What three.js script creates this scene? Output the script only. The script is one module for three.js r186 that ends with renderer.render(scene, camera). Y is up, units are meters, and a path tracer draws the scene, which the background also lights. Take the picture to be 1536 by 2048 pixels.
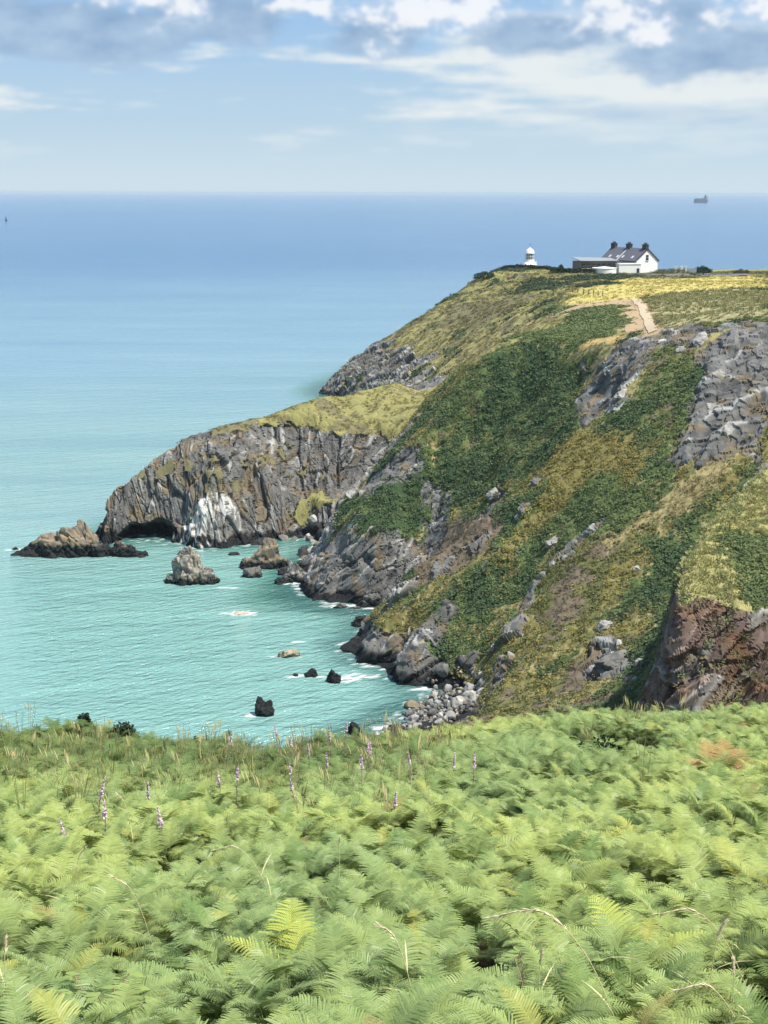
import * as THREE from 'three';
import { ImprovedNoise } from 'three/addons/math/ImprovedNoise.js';
import { mergeGeometries, mergeVertices } from 'three/addons/utils/BufferGeometryUtils.js';

const R = Math.PI / 180;
const scene = new THREE.Scene();
// ---------------------------------------------------------------- camera
const EYE = 60;
const camera = new THREE.PerspectiveCamera(38, 0.75, 0.5, 60000);
camera.position.set(0, EYE, 0);
camera.rotation.order = 'YXZ';
camera.rotation.set(-12.12 * R, 0, 0.15 * R);
// ---------------------------------------------------------------- renderer / exposure
const renderer = new THREE.WebGLRenderer({ antialias: true });
renderer.toneMapping = THREE.LinearToneMapping;
renderer.toneMappingExposure = 1.5;
renderer.shadowMap.enabled = true;
// ---------------------------------------------------------------- sun
const SUN = new THREE.Vector3(0.42, 0.88, 0.20).normalize();
const sun = new THREE.DirectionalLight(new THREE.Color(1.0, 0.955, 0.87), 4.8);
sun.name = 'sun';
sun.position.copy(SUN).multiplyScalar(600).add(new THREE.Vector3(20, 0, -200));
sun.target.position.set(20, 0, -200);
sun.castShadow = true;
sun.shadow.mapSize.set(4096, 4096);
Object.assign(sun.shadow.camera, { left: -350, right: 350, top: 350, bottom: -350, near: 10, far: 1500 });
sun.shadow.radius = 1.6;
scene.add(sun, sun.target);

// ---------------------------------------------------------------- small tools
const PN = new ImprovedNoise();
const n3 = (x, y, z) => PN.noise(x, y, z);
const n2 = (x, z, s = 0) => PN.noise(x, s * 7.31 + 0.37, z);
function fbm(x, z, oct = 4, s = 0) { let a = 0.5, f = 1, t = 0; for (let i = 0; i < oct; i++) { t += a * n2(x * f, z * f, s + i * 3.1); a *= 0.5; f *= 2.03; } return t; }
const clamp = (x, a = 0, b = 1) => Math.min(b, Math.max(a, x));
const lerp = (a, b, t) => a + (b - a) * t;
const sstep = (a, b, x) => { const t = clamp((x - a) / (b - a)); return t * t * (3 - 2 * t); };
function rng(seed) { let s = seed >>> 0; return () => { s = (s + 0x6d2b79f5) | 0; let t = Math.imul(s ^ (s >>> 15), 1 | s); t = (t + Math.imul(t ^ (t >>> 7), 61 | t)) ^ t; return ((t ^ (t >>> 14)) >>> 0) / 4294967296; }; }
const smin = (a, b, k) => { const h = clamp(0.5 + 0.5 * (b - a) / k); return lerp(b, a, h) - k * h * (1 - h); };
const mix3 = (a, b, t) => [lerp(a[0], b[0], t), lerp(a[1], b[1], t), lerp(a[2], b[2], t)];
function tag(o, label, category, group, kind) { if (label) o.userData.label = label; if (category) o.userData.category = category; if (group) o.userData.group = group; if (kind) o.userData.kind = kind; o.traverse((m) => { if (m.isMesh) { m.castShadow = true; m.receiveShadow = true; } }); return o; }
const used = {};
function numbered(name) { const k = used[name] = (used[name] ?? -1) + 1; return k ? name + '_' + String(k).padStart(3, '0') : name; }
function mat(rgb, roughness = 0.9, extra = {}) { const m = new THREE.MeshPhysicalMaterial({ roughness, ...extra }); m.color.setRGB(...rgb); return m; }

// ---------------------------------------------------------------- the sky: air and clouds, one equirectangular picture
const SKY = 1 / 1.5;
function makeSky() {
  const W = 4096, H = 2048, data = new Float32Array(W * H * 4);
  const low = [0.62, 0.75, 0.835], lower = [0.50, 0.67, 0.81], mid = [0.345, 0.56, 0.83], zenith = [0.15, 0.30, 0.64];
  for (let row = 0; row < H; row++) {
    const el = ((row + 0.5) / H - 0.5) * 180;           // degrees, row 0 looks straight down
    const e = Math.max(el, 0);
    const base = mix3(mix3(mix3(low, lower, sstep(0, 3, e)), mid, sstep(2.2, 7, e)), zenith, sstep(6, 55, e));
    for (let col = 0; col < W; col++) {
      const o = (row * W + col) * 4;
      let c = base;
      if (el > -0.3) {
        // azimuth from the direction of the point (along -z), degrees clockwise
        const phi = ((col + 0.5) / W - 0.5) * 2 * Math.PI, az = (Math.atan2(Math.sin(phi + Math.PI / 2), Math.cos(phi + Math.PI / 2))) / R;
        if (e > 14 && ((row & 1) || (col & 1))) { const q = (row & 1) ? o - W * 4 : o - 4; data.copyWithin(o, q, q + 4); continue; }
        c = clouds(az, e, c);
      }
      data[o] = c[0] * SKY; data[o + 1] = c[1] * SKY; data[o + 2] = c[2] * SKY; data[o + 3] = 1;
    }
  }
  const t = new THREE.DataTexture(data, W, H, THREE.RGBAFormat, THREE.FloatType);
  t.mapping = THREE.EquirectangularReflectionMapping; t.magFilter = THREE.LinearFilter; t.needsUpdate = true;
  return t;
}
function cloudNoise(az, e, fx, fy, s, oct = 5) { let a = 0.5, f = 1, t = 0; for (let i = 0; i < oct; i++) { t += a * n3(Math.cos(az * R) * 57.3 * fx * f, e * fy * f + s, Math.sin(az * R) * 57.3 * fx * f); a *= 0.55; f *= 2.07; } return t; }
// heaps: azimuth, elevation, half width, half height of the grey bodies and of the sunlit tops
const GREY = [[-11.6, 5.75, 6.8, 1.35], [-5.8, 6.3, 4.2, 1.15], [-0.4, 5.75, 2.7, 0.95], [5.8, 5.6, 3.6, 1.0], [9.5, 6.1, 3.4, 1.1], [12.4, 5.05, 5.0, 1.3], [16, 5.2, 3.4, 1.0], [3.4, 7.6, 4, 0.8], [-14.5, 6.9, 3, 0.7]];
const WHITE = [[-8.6, 6.95, 3.0, 0.8], [-13.0, 7.2, 2.6, 0.55], [0.9, 6.6, 3.7, 1.25], [3.0, 6.3, 1.9, 0.75], [8.3, 6.3, 2.4, 0.95], [9.4, 5.75, 1.2, 0.6], [13.8, 6.6, 2.6, 1.0], [-3.2, 6.7, 2.0, 0.5]];
{ const r = rng(77); for (let i = 0; i < 120; i++) { const e = 5.5 + 50 * Math.pow(r(), 1.4), az = r() * 360 - 180, w = 3 + 3 * r() + e * 0.12, h = 0.8 + 0.5 * r() + e * 0.07; if (Math.abs(az) < 21 && e < 10) continue; GREY.push([az, e, w, h]); WHITE.push([az + (r() - 0.5) * w, e + h * 0.9, w * 0.6, h * 0.9]); if (r() < 0.5) WHITE.push([az + (r() - 0.5) * w, e + h * 0.6, w * 0.35, h * 0.5]); } }
function heap(list, az, e, n) { let d = -1; for (const [a, b, w, h] of list) { let x = az - a; if (x > 180) x -= 360; else if (x < -180) x += 360; x /= w; const y = (e - b) / h; if (x * x + y * y > 3.2) continue; d = Math.max(d, 1 - Math.sqrt(x * x + y * y) + n); } return d; }
function clouds(az, e, c) {
  const n1 = cloudNoise(az, e, 0.16, 0.42, 3.3, 5), n2_ = cloudNoise(az, e, 0.55, 1.0, 9.1, 5), n3_ = cloudNoise(az, e, 1.6, 2.2, 17.1, 4);
  // thin sheets between the heaps and the horizon
  if (e < 30) {
    const s = cloudNoise(az, e, 0.10, 1.0, 21.7, 5), fine = cloudNoise(az, e, 0.4, 2.6, 35.7, 4);
    const side = Math.sin((az - 1.5) * 2 * Math.PI / 42), band = sstep(1.6, 3.1, e) * sstep(7.5, 4.4, e);
    const veil = clamp(sstep(-0.2, 0.36, s * 0.8 + fine * 0.55 + 0.30 * side - 0.02) * band * 0.95 + sstep(0.12, 0.5, s + fine * 0.6) * sstep(0.9, 1.8, e) * 0.35);
    c = mix3(c, [0.80, 0.86, 0.88], veil);
    const under = sstep(0.1, 0.45, -s + fine * 0.3 + 0.2 * side) * band * sstep(2.0, 2.7, e) * sstep(3.6, 2.9, e) * sstep(0, 0.5, side); c = mix3(c, [0.42, 0.58, 0.76], under * 0.45);
  }
  const g = heap(GREY, az, e, n1 * 0.9 + n2_ * 0.5);
  if (g > 0) { const k = clamp(0.55 + n2_ * 0.9 + n1 * 0.7); c = mix3(c, mix3([0.22, 0.36, 0.58], [0.47, 0.62, 0.79], k), sstep(0.02, 0.42, g) * 0.92); }
  const w = heap(WHITE, az, e, n1 * 0.9 + n2_ * 1.0 + n3_ * 0.6 + 0.04);
  if (w > -0.05) c = mix3(c, mix3([0.58, 0.69, 0.86], [0.95, 0.97, 1.0], sstep(0.1, 0.75, w + n3_ * 0.8 + n2_ * 0.5)), sstep(-0.05, 0.7, w) * 0.88);
  return c;
}
const skyTexture = makeSky();
scene.background = skyTexture;
scene.environment = skyTexture;
// ---------------------------------------------------------------- terrain: coast line, cap surface, hillside
// coast: x, z, height of the bare sea cliff, its steepness, steepness of the slope above it
const COAST = [
  [190, -640, 8, 2, 0.9], [90, -610, 8, 2, 0.9], [30, -580, 8, 2, 0.8], [0, -535, 8, 2, 0.75], [-14, -490, 7, 1.6, 0.62], [-20, -452, 6, 1.4, 0.62], [-13, -436, 7, 1.6, 0.62], [-6, -400, 8, 1.5, 0.62], [-2, -360, 8, 1.5, 0.62],
  [-3, -325, 8, 1.6, 0.7], [-12, -303, 14, 2.4, 0.9], [-24, -290, 14, 2.6, 0.9], [-36, -277, 12, 2.8, 1], [-47, -266, 10, 2.8, 1], [-52, -257, 7, 2.6, 1], [-49, -252.5, 9, 2.6, 1], [-43, -254.5, 10, 2.8, 1], [-37, -253, 12, 2.6, 1],
  [-31, -248.5, 13, 2.0, 1], [-26, -250.5, 13, 2.2, 1], [-20, -255, 13, 2.2, 1.1], [-14.5, -258, 7, 1.6, 0.9], [-10.8, -253, 5, 1.4, 1.35], [-12.5, -244, 8, 1.7, 1.35], [-13.4, -232, 9, 1.7, 1.25], [-12.3, -220.6, 11, 1.5, 1.02], [-9.6, -216.2, 13, 1.7, 1.05],
  [-3.6, -212, 12, 1.7, 1.08], [1.5, -211, 7, 1.5, 1.08], [2.5, -206, 5, 1.4, 1.1], [-1.3, -202.5, 4, 1.3, 1.05], [-5.2, -192, 4.5, 1.5, 0.8], [-3, -186.2, 5, 1.6, 0.85], [0.4, -183.5, 5, 1.6, 0.95], [2, -177.5, 6.5, 1.7, 0.95], [5.4, -176.6, 5, 1.2, 0.9], [5.6, -174.5, 1.3, 0.17, 1.05],
  [4, -169.5, 1.4, 0.13, 1.05], [1, -162, 1.5, 0.14, 1.1], [-3, -155, 1.5, 0.2, 1.1], [-4, -144, 4, 0.8, 1.2], [-8, -125, 6, 1.3, 1.2], [-16, -105, 6, 1.3, 1.0], [-32, -85, 6, 1.3, 0.7], [-60, -55, 6, 1.3, 0.7], [-110, -30, 6, 1.3, 0.7], [-200, -10, 6, 1.3, 0.7], [-200, 120, 6, 1.3, 0.7], [320, 120, 8, 1.3, 0.7], [320, -640, 8, 2, 0.9],
];
// points of the upper surface: x, height, z
const CAP = [
  [-50, 7, -254.5], [-46, 10.6, -257.5], [-42, 13.2, -260], [-35, 17.2, -263], [-27.5, 18.6, -266.5], [-19.5, 20.2, -271.5], [-12.5, 22.0, -280], [-7.5, 23.6, -290], [1.0, 23.4, -297], [-25, 17, -281], [-5, 21, -303], [10, 19.6, -300], [8, 20.5, -318],
  [-6.5, 8.6, -265.5], [-6.3, 13.8, -269.5], [-6.2, 17.8, -273.5], [-6.8, 20, -280], [2, 11.5, -266], [2.5, 16.4, -270.5], [3.5, 19.4, -276], [-13, 9, -263.5], [-13, 14, -267], [-13, 18, -271], [9, 21, -285], [18, 24, -300],
  [6.3, 26.4, -254], [3, 22.5, -250], [-0.8, 18.6, -245.5], [-5.8, 12.4, -238.5], [12.6, 31.8, -246], [16.3, 35.2, -241], [18.3, 36.4, -236], [25, 37.3, -230], [32.2, 38.1, -223], [38.3, 40.4, -216], [45.4, 42.4, -209], [51.4, 43.0, -201], [60, 44, -195], [75, 44.5, -190], [100, 46, -185],
  [41, 40.3, -230], [44, 40.0, -248], [46.5, 39.5, -266], [36, 38.9, -245], [22, 33, -262], [30, 35.4, -290],  [55, 39.4, -255], [36, 34, -330], [20, 24, -330], [58.6, 37.1, -330], [90, 40, -280], [24, 25, -370], [38, 32, -375], [60, 35.4, -400], [100, 37, -360], [140, 38, -330],
  [36, 30.5, -430], [22, 23, -430], [30, 29.5, -480], [16, 21, -500], [24, 30.5, -525], [36, 32.9, -522], [50.5, 34.2, -528], [68, 32.9, -520], [87.6, 32.4, -530], [135, 32.5, -530], [66, 33.7, -470], [110, 34, -450], [180, 33, -520], [60, 31, -570], [100, 30, -580],
  // slope of the bay and the near bluff
  [14, 5, -160], [24, 10, -160], [34, 15.5, -158], [46, 22, -163], [60, 31, -166], [30, 21, -178], [42, 31, -182], [56, 39, -186], [46, 33, -142], [58, 41, -150], [52, 33, -125], [34, 17, -150], [27, 11.5, -141], [24, 10, -134], [22, 9, -127], [30, 12.5, -116], [34, 14, -108], [16, 6, -125], [8, 8, -100], [25, 12, -95], [50, 32, -100], [40, 24, -80], [20, 22, -72], [0, 21, -70], [-16, 18, -75], [-40, 20, -50], [70, 45, -60],
];
function multiquadric(points, c) {
  const n = points.length, A = [], s = 1 / 100;
  for (let i = 0; i < n; i++) { const row = new Float64Array(n + 2); for (let j = 0; j < n; j++) row[j] = Math.hypot(points[i][0] - points[j][0], points[i][2] - points[j][2], c) * s; row[i] += 0.001; row[n] = 1; row[n + 1] = points[i][1]; A.push(row); }
  const last = new Float64Array(n + 2); for (let j = 0; j < n; j++) last[j] = 1; A.push(last);
  const m = n + 1;
  for (let i = 0; i < m; i++) {
    let p = i; for (let k = i + 1; k < m; k++) if (Math.abs(A[k][i]) > Math.abs(A[p][i])) p = k;
    [A[i], A[p]] = [A[p], A[i]];
    for (let k = i + 1; k < m; k++) { const q = A[k][i] / A[i][i]; if (q) for (let j = i; j <= m; j++) A[k][j] -= q * A[i][j]; }
  }
  const w = new Float64Array(m);
  for (let i = m - 1; i >= 0; i--) { let t = A[i][m]; for (let j = i + 1; j < m; j++) t -= A[i][j] * w[j]; w[i] = t / A[i][i]; }
  return (x, z) => { let t = w[n]; for (let j = 0; j < n; j++) { const dx = x - points[j][0], dz = z - points[j][2]; t += w[j] * s * Math.sqrt(dx * dx + dz * dz + c * c); } return t; };
}
const capAt = multiquadric(CAP, 3.5);
// signed distance to the coast (inland positive) and the cliff numbers of the nearest stretch
function coastAt(x, z) {
  let best = 1e9, inside = false, c0 = 0, c1 = 0, c2 = 0, sum = 0;
  for (let i = 0, n = COAST.length, j = n - 1; i < n; j = i++) {
    const a = COAST[j], b = COAST[i], ex = b[0] - a[0], ez = b[1] - a[1];
    if ((a[1] > z) !== (b[1] > z) && x < ex * (z - a[1]) / ez + a[0]) inside = !inside;
    const t = clamp(((x - a[0]) * ex + (z - a[1]) * ez) / (ex * ex + ez * ez)), dx = x - a[0] - t * ex, dz = z - a[1] - t * ez, d = dx * dx + dz * dz;
    if (d < best) best = d;
    const w = 1 / ((d + 0.5) * (d + 0.5) * (d + 0.5)); sum += w; c0 += w * lerp(a[2], b[2], t); c1 += w * lerp(a[3], b[3], t); c2 += w * lerp(a[4], b[4], t);
  }
  return [inside ? Math.sqrt(best) : -Math.sqrt(best), c0 / sum, c1 / sum, c2 / sum];
}
// the near bluff on the right: a sloping grass top that breaks off to the gully and to the red rock face
const BLUFF = [[41, -151], [37.6, -145.5], [31.9, -136.5], [27.9, -129], [26.3, -125.5], [26.2, -121], [27.5, -112]];
function bluff(x, z) {
  const wx = x + 0.8 * n2(x * 0.4, z * 0.4, 45), wz = z + 0.8 * n2(x * 0.4, z * 0.4, 47);
  let best = 1e9, side = 1;
  for (let i = 0; i + 1 < BLUFF.length; i++) { const a = BLUFF[i], b = BLUFF[i + 1], ex = b[0] - a[0], ez = b[1] - a[1], t = clamp(((wx - a[0]) * ex + (wz - a[1]) * ez) / (ex * ex + ez * ez)), dx = wx - a[0] - t * ex, dz = wz - a[1] - t * ez, d = Math.hypot(dx, dz); if (d < best) { best = d; side = ex * dz - ez * dx > 0 ? 1 : -1; } }
  const left = side > 0 ? best : 0, front = Math.max(0, wz + 122.4), fall = (q) => (q < 0.8 ? q * q * 1.2 : 0.77 + (q - 0.8) * 4.2);
  return 26.2 + 0.31 * (-z - 122.6) - 0.1 * (x - 30) + 0.7 * fbm(x * 0.2, z * 0.2, 3, 49) - fall(left) - fall(front) * 0.6;
}
function headland(x, z) { const h = shore(x, z); return x > 18 && x < 62 && z > -156 && z < -104 ? Math.max(h, bluff(x, z)) : h; }
function shore(x, z) {
  const wx = x + 1.6 * n2(x * 0.13, z * 0.13, 2) + 0.7 * n2(x * 0.4, z * 0.4, 4), wz = z + 1.6 * n2(x * 0.13, z * 0.13, 7) + 0.7 * n2(x * 0.4, z * 0.4, 9);
  const [d, hc, s1, s2] = coastAt(wx, wz);
  if (d < 0) return Math.max(-6, -0.3 + d * 0.9);
  const run = hc / s1, hard = d < run ? d * s1 : hc + (d - run) * s2;
  const rise = hard + 1.1 * fbm(x * 0.09, z * 0.09, 3, 11) * Math.min(1, d / 8);
  const cap = capAt(x, z) + 0.5 * fbm(x * 0.06, z * 0.06, 3, 5);
  // a scarp where the eroded slope of the bay eats into the plateau
  const eaten = sstep(26, 36, x + 5 * n2(x * 0.1, z * 0.1, 41)) * sstep(-236, -224, z) * sstep(-165, -180, z) ;
  const over = rise - cap + 1.5 * n2(x * 0.25, z * 0.25, 43);
  return smin(rise + eaten * 3.6 * sstep(-4.2, -2.6, over) - eaten * 2.2, cap, lerp(1.8, 0.7, eaten));
}
// the near hillside under the bracken
const TILT = [[-40, 0.5], [-12, 0.20], [-9.5, 0.34], [-5.6, -0.05], [-3.3, -0.22], [-1, -0.05], [0.5, 0.28], [2.9, 0.62], [5, 0.84], [11.6, 1.0], [40, 2.2]];
function table(t, x) { if (x <= t[0][0]) return t[0][1]; for (let i = 1; i < t.length; i++) if (x <= t[i][0]) { const a = t[i - 1], b = t[i], q = (x - a[0]) / (b[0] - a[0]); return lerp(a[1], b[1], q * q * (3 - 2 * q)); } return t[t.length - 1][1]; }
function hillside(x, z) {
  const d = -z;
  let h = 52.75 - (d - 11) * 0.302;
  if (d < 6) h += (6 - d) * 0.12;
  h += (table(TILT, x * 45 / Math.max(d, 20)) - 0.38) * sstep(10, 44, d);
  h += 0.22 * n2(x * 0.22, z * 0.22, 31) + 0.12 * n2(x * 0.6, z * 0.6, 33);
  const db = 43 + 2.5 * n2(x * 0.12, 4.2, 35);
  if (d > db) { const q = d - db; h -= q < 6 ? 0.07 * q * q : 0.07 * 36 + (q - 6) * 0.84; }
  return h;
}
// patches of ground, as plan outlines (x, z); later ones lie over earlier ones
const PATCHES = [
  ['earth', [38.4,-369.4,46.7,-367.5,58.1,-347.8,48.5,-281.2,39.4,-221.5,36.1,-223.8,45.3,-284.7,45.3,-329.8,34.2,-283.5]],
  ['strawgreen', [58.1,-327.9,71.2,-361.6,96.6,-378,51.9,-202.2,45.4,-208.5,40.3,-214.5]],
  ['field', [52.8,-415.7,69.5,-453.5,100.9,-481,132.1,-518.1,96.6,-378,70.2,-362.4,58.1,-347.8,46.7,-367.5]],
  ['heathgrass', [13.5,-444.5,23.7,-470.5,40,-426.9,38.9,-400.2,24.8,-409]],
  ['scrub', [52.6,-477.8,66.6,-499.6,87.5,-495.9,73.1,-456.7]],
  ['scrub', [38.3,-458.3,52,-487.3,55.9,-465.3,46.8,-424.1]],
  ['scrub', [53.7,-428.8,68.9,-459.3,64.8,-424.2,54.6,-419.1]],
  ['dry', [29.2,-228.1,32.2,-228,36.5,-222,33.8,-218.5]],
  ['green', [26,-262,36,-280,31.5,-229,29.2,-228,19.2,-237.4]],
  ['green', [34.7,-283.1,44.4,-323.5,45.1,-286.9,37.8,-235,34.2,-226.2,30.3,-231.3]],
  ['green', [40.1,-371.8,43.7,-372.6,46.1,-360.8,41.3,-333.4]],
  ['heath', [6.9,-218,14,-212,15.9,-190,12.4,-186.9,7.4,-189.2,4.1,-189.6]],
  ['straw', [25.7,-179.8,34.4,-178.3,38.6,-178.8,43.3,-178.7,38,-175,32.1,-175.1,27.4,-175.3]],
  ['yellow', [23.4,-206.7,27.6,-197.1,31.9,-190.6,33.2,-182.1,29.1,-183.3,24.5,-186.5,18.9,-186.9,15,-185.6,15.7,-187.9,19.1,-190.4,21.9,-192.5]],
  ['green', [22.1,-186.8,27.7,-186.8,32.9,-180.6,29.4,-176.8,23.9,-180.7]],
  ['dark', [7.3,-235.9,12.8,-234.3,17.2,-236.3,22.9,-233.8,31.3,-221.4,29.5,-215.3,26,-206.2,21.9,-206,17.4,-210,12.1,-217.4,10,-222.3,8.6,-227.3,6.4,-229.7]],
  ['dark', [-3.7,-221.4,1.7,-223.8,7,-224.1,6.2,-221.5,4.7,-217.4,0.9,-217.5,-2.1,-218.2]],
  ['dark', [11,-183.9,13,-185.8,15.6,-185.5,15.4,-182.7,12.2,-181.7]],
  ['dark', [31.2,-172.5,34.7,-172.8,38,-169,33.6,-160.3,30.2,-150.5,27.2,-144.6,27.4,-151.9,30.4,-160.5]],
  ['rock', [29.9,-215.6,32.4,-218.5,37.6,-215.2,38,-209.1,35.8,-203.6,32.8,-201.3,34.8,-197.6,31.5,-196.5,26.5,-204.6,27.8,-215.1]],
  ['rock', [38.6,-212.9,45.2,-207.5,42.9,-202.6,38.4,-203.4]],
  ['rock', [37,-183.4,39.8,-192.3,43.8,-200.1,48.1,-201.9,50.2,-194.8,47,-180.5,42.5,-180.6,38.7,-179.5]],
  ['rock', [-12.1,-220.8,-8.5,-229.6,-2.1,-217.6,4.7,-216.8,6.9,-218,6.3,-223.4,10,-221.8,9.8,-215.6,6.3,-197.4,2.2,-191,0.2,-191,-5,-212.1]],
  ['rock', [-6.0,-238,4.8,-228.5,6.3,-224.4,-3.7,-222.1]],
  ['rock', [14,-212,16.7,-210.1,16.4,-192.9,14.4,-192.6]],
  ['rock', [21.6,-160.9,24.4,-161.2,27.6,-153,27.1,-146.8,23.3,-152.2,21.5,-155.3]],
  ['rock', [44.3,-183.7,47.9,-184.3,34.1,-129.7,44.5,-175.4]],
  ['rock', [36,-184,38.5,-194,41.5,-200,46,-203.5,52.5,-201,54,-192,50,-181,44,-178.5,39,-179]], // slabs at the head of the bay
  ['moor', [38,-208,43,-202.5,41,-194,37.5,-184.5,32,-190.6,34.5,-197]],
  ['rock', [38.2,-213.4,45.2,-208.6,52.5,-202,51.5,-199.5,44.5,-205.2,38.5,-209.6]],
  ['dark', [44,-210.2,53,-203.6,52.5,-202,45.2,-208.6]],
  ['red', [27.8,-142.3,27.2,-129.4,30,-125.9,33.5,-125.2,33.4,-122.8]],
  ['green', [31.1,-127.6,33.8,-127.7,33.6,-125.4,31.2,-125.7]],
  ['grass', [-16.8,-260.3,-11.5,-262.3,-6.1,-259.3,-8.7,-257.3,-11.4,-257.7,-15.9,-259.8]],
];
for (const p of PATCHES) { let a = 1e9, b = -1e9, c = 1e9, d = -1e9; for (let i = 0; i < p[1].length; i += 2) { a = Math.min(a, p[1][i]); b = Math.max(b, p[1][i]); c = Math.min(c, p[1][i + 1]); d = Math.max(d, p[1][i + 1]); } p.box = [a, b, c, d]; }
function inPoly(q, x, z) { let s = false; for (let i = 0, n = q.length, j = n - 2; i < n; j = i, i += 2) if ((q[j + 1] > z) !== (q[i + 1] > z) && x < (q[j] - q[i]) * (z - q[i + 1]) / (q[j + 1] - q[i + 1]) + q[i]) s = !s; return s; }
function patchAt(x, z) {
  const far = sstep(-260, -400, z), k = 0.16 / (1 + far * 2), a = 2.2 + far * 4, b = 0.9 + far;
  const wx = x + a * n2(x * k, z * k, 51) + b * n2(x * k * 4, z * k * 4, 53), wz = z + a * n2(x * k, z * k, 55) + b * n2(x * k * 4, z * k * 4, 57);
  let t = '';
  for (const p of PATCHES) { const o = p.box; if (wx > o[0] && wx < o[1] && wz > o[2] && wz < o[3] && inPoly(p[1], wx, wz)) t = p[0]; }
  return t;
}
// ribs of bare rock that run up the slope of the bay: plan points and half width
const RIBS = [
  [1.3, 1.7, [13, -163.8, 14.6, -168, 16.2, -173, 18.2, -178, 21.4, -179.3, 25.7, -179.8]],
  [1.2, 1.3, [0.2, -191.6, 4.1, -190.4, 8.7, -191, 12.6, -189.9, 17.9, -191.3]],
  [1.5, 1.6, [36.7, -181.9, 40.3, -188.3, 44.3, -196.2, 47.9, -201]],
  [1.3, 1.4, [7.1, -180.5, 10.4, -183.8, 12.4, -186.5, 13.5, -190]],
  [1.2, 1.2, [-8.5, -229.6, -3.5, -234, 1.5, -236, 5.5, -237.5]],
  [1.0, 1.0, [39, -179.5, 42.5, -183, 46, -186, 49, -190]],
  [1.2, 1.3, [1.5, -178, 5.5, -181, 8, -183]],
];
function ribAt(x, z) {
  let best = 0;
  for (const [w, , q] of RIBS) for (let i = 0; i + 3 < q.length; i += 2) {
    const ex = q[i + 2] - q[i], ez = q[i + 3] - q[i + 1], t = clamp(((x - q[i]) * ex + (z - q[i + 1]) * ez) / (ex * ex + ez * ez)), dx = x - q[i] - t * ex, dz = z - q[i + 1] - t * ez;
    const d = Math.sqrt(dx * dx + dz * dz) / (w * (1 + 0.9 * n2(x * 0.45, z * 0.45, 61) + 0.4 * n2(x * 1.4, z * 1.4, 63)));
    if (d < 1) best = Math.max(best, 1 - d);
  }
  return best;
}
const PATH = [[57.8, -345], [54.6, -323], [51, -300], [47.9, -278], [44.6, -255], [41.4, -234], [39.5, -222], [38.6, -214.5]];
function pathAt(x, z) { if (x < 34 || x > 62 || z < -350 || z > -210) return 99; let m = 99; for (let i = 0; i + 1 < PATH.length; i++) { const a = PATH[i], b = PATH[i + 1], ex = b[0] - a[0], ez = b[1] - a[1], t = clamp(((x - a[0]) * ex + (z - a[1]) * ez) / (ex * ex + ez * ez)); m = Math.min(m, Math.hypot(x - a[0] - t * ex, z - a[1] - t * ez)); } return m; }
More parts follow.
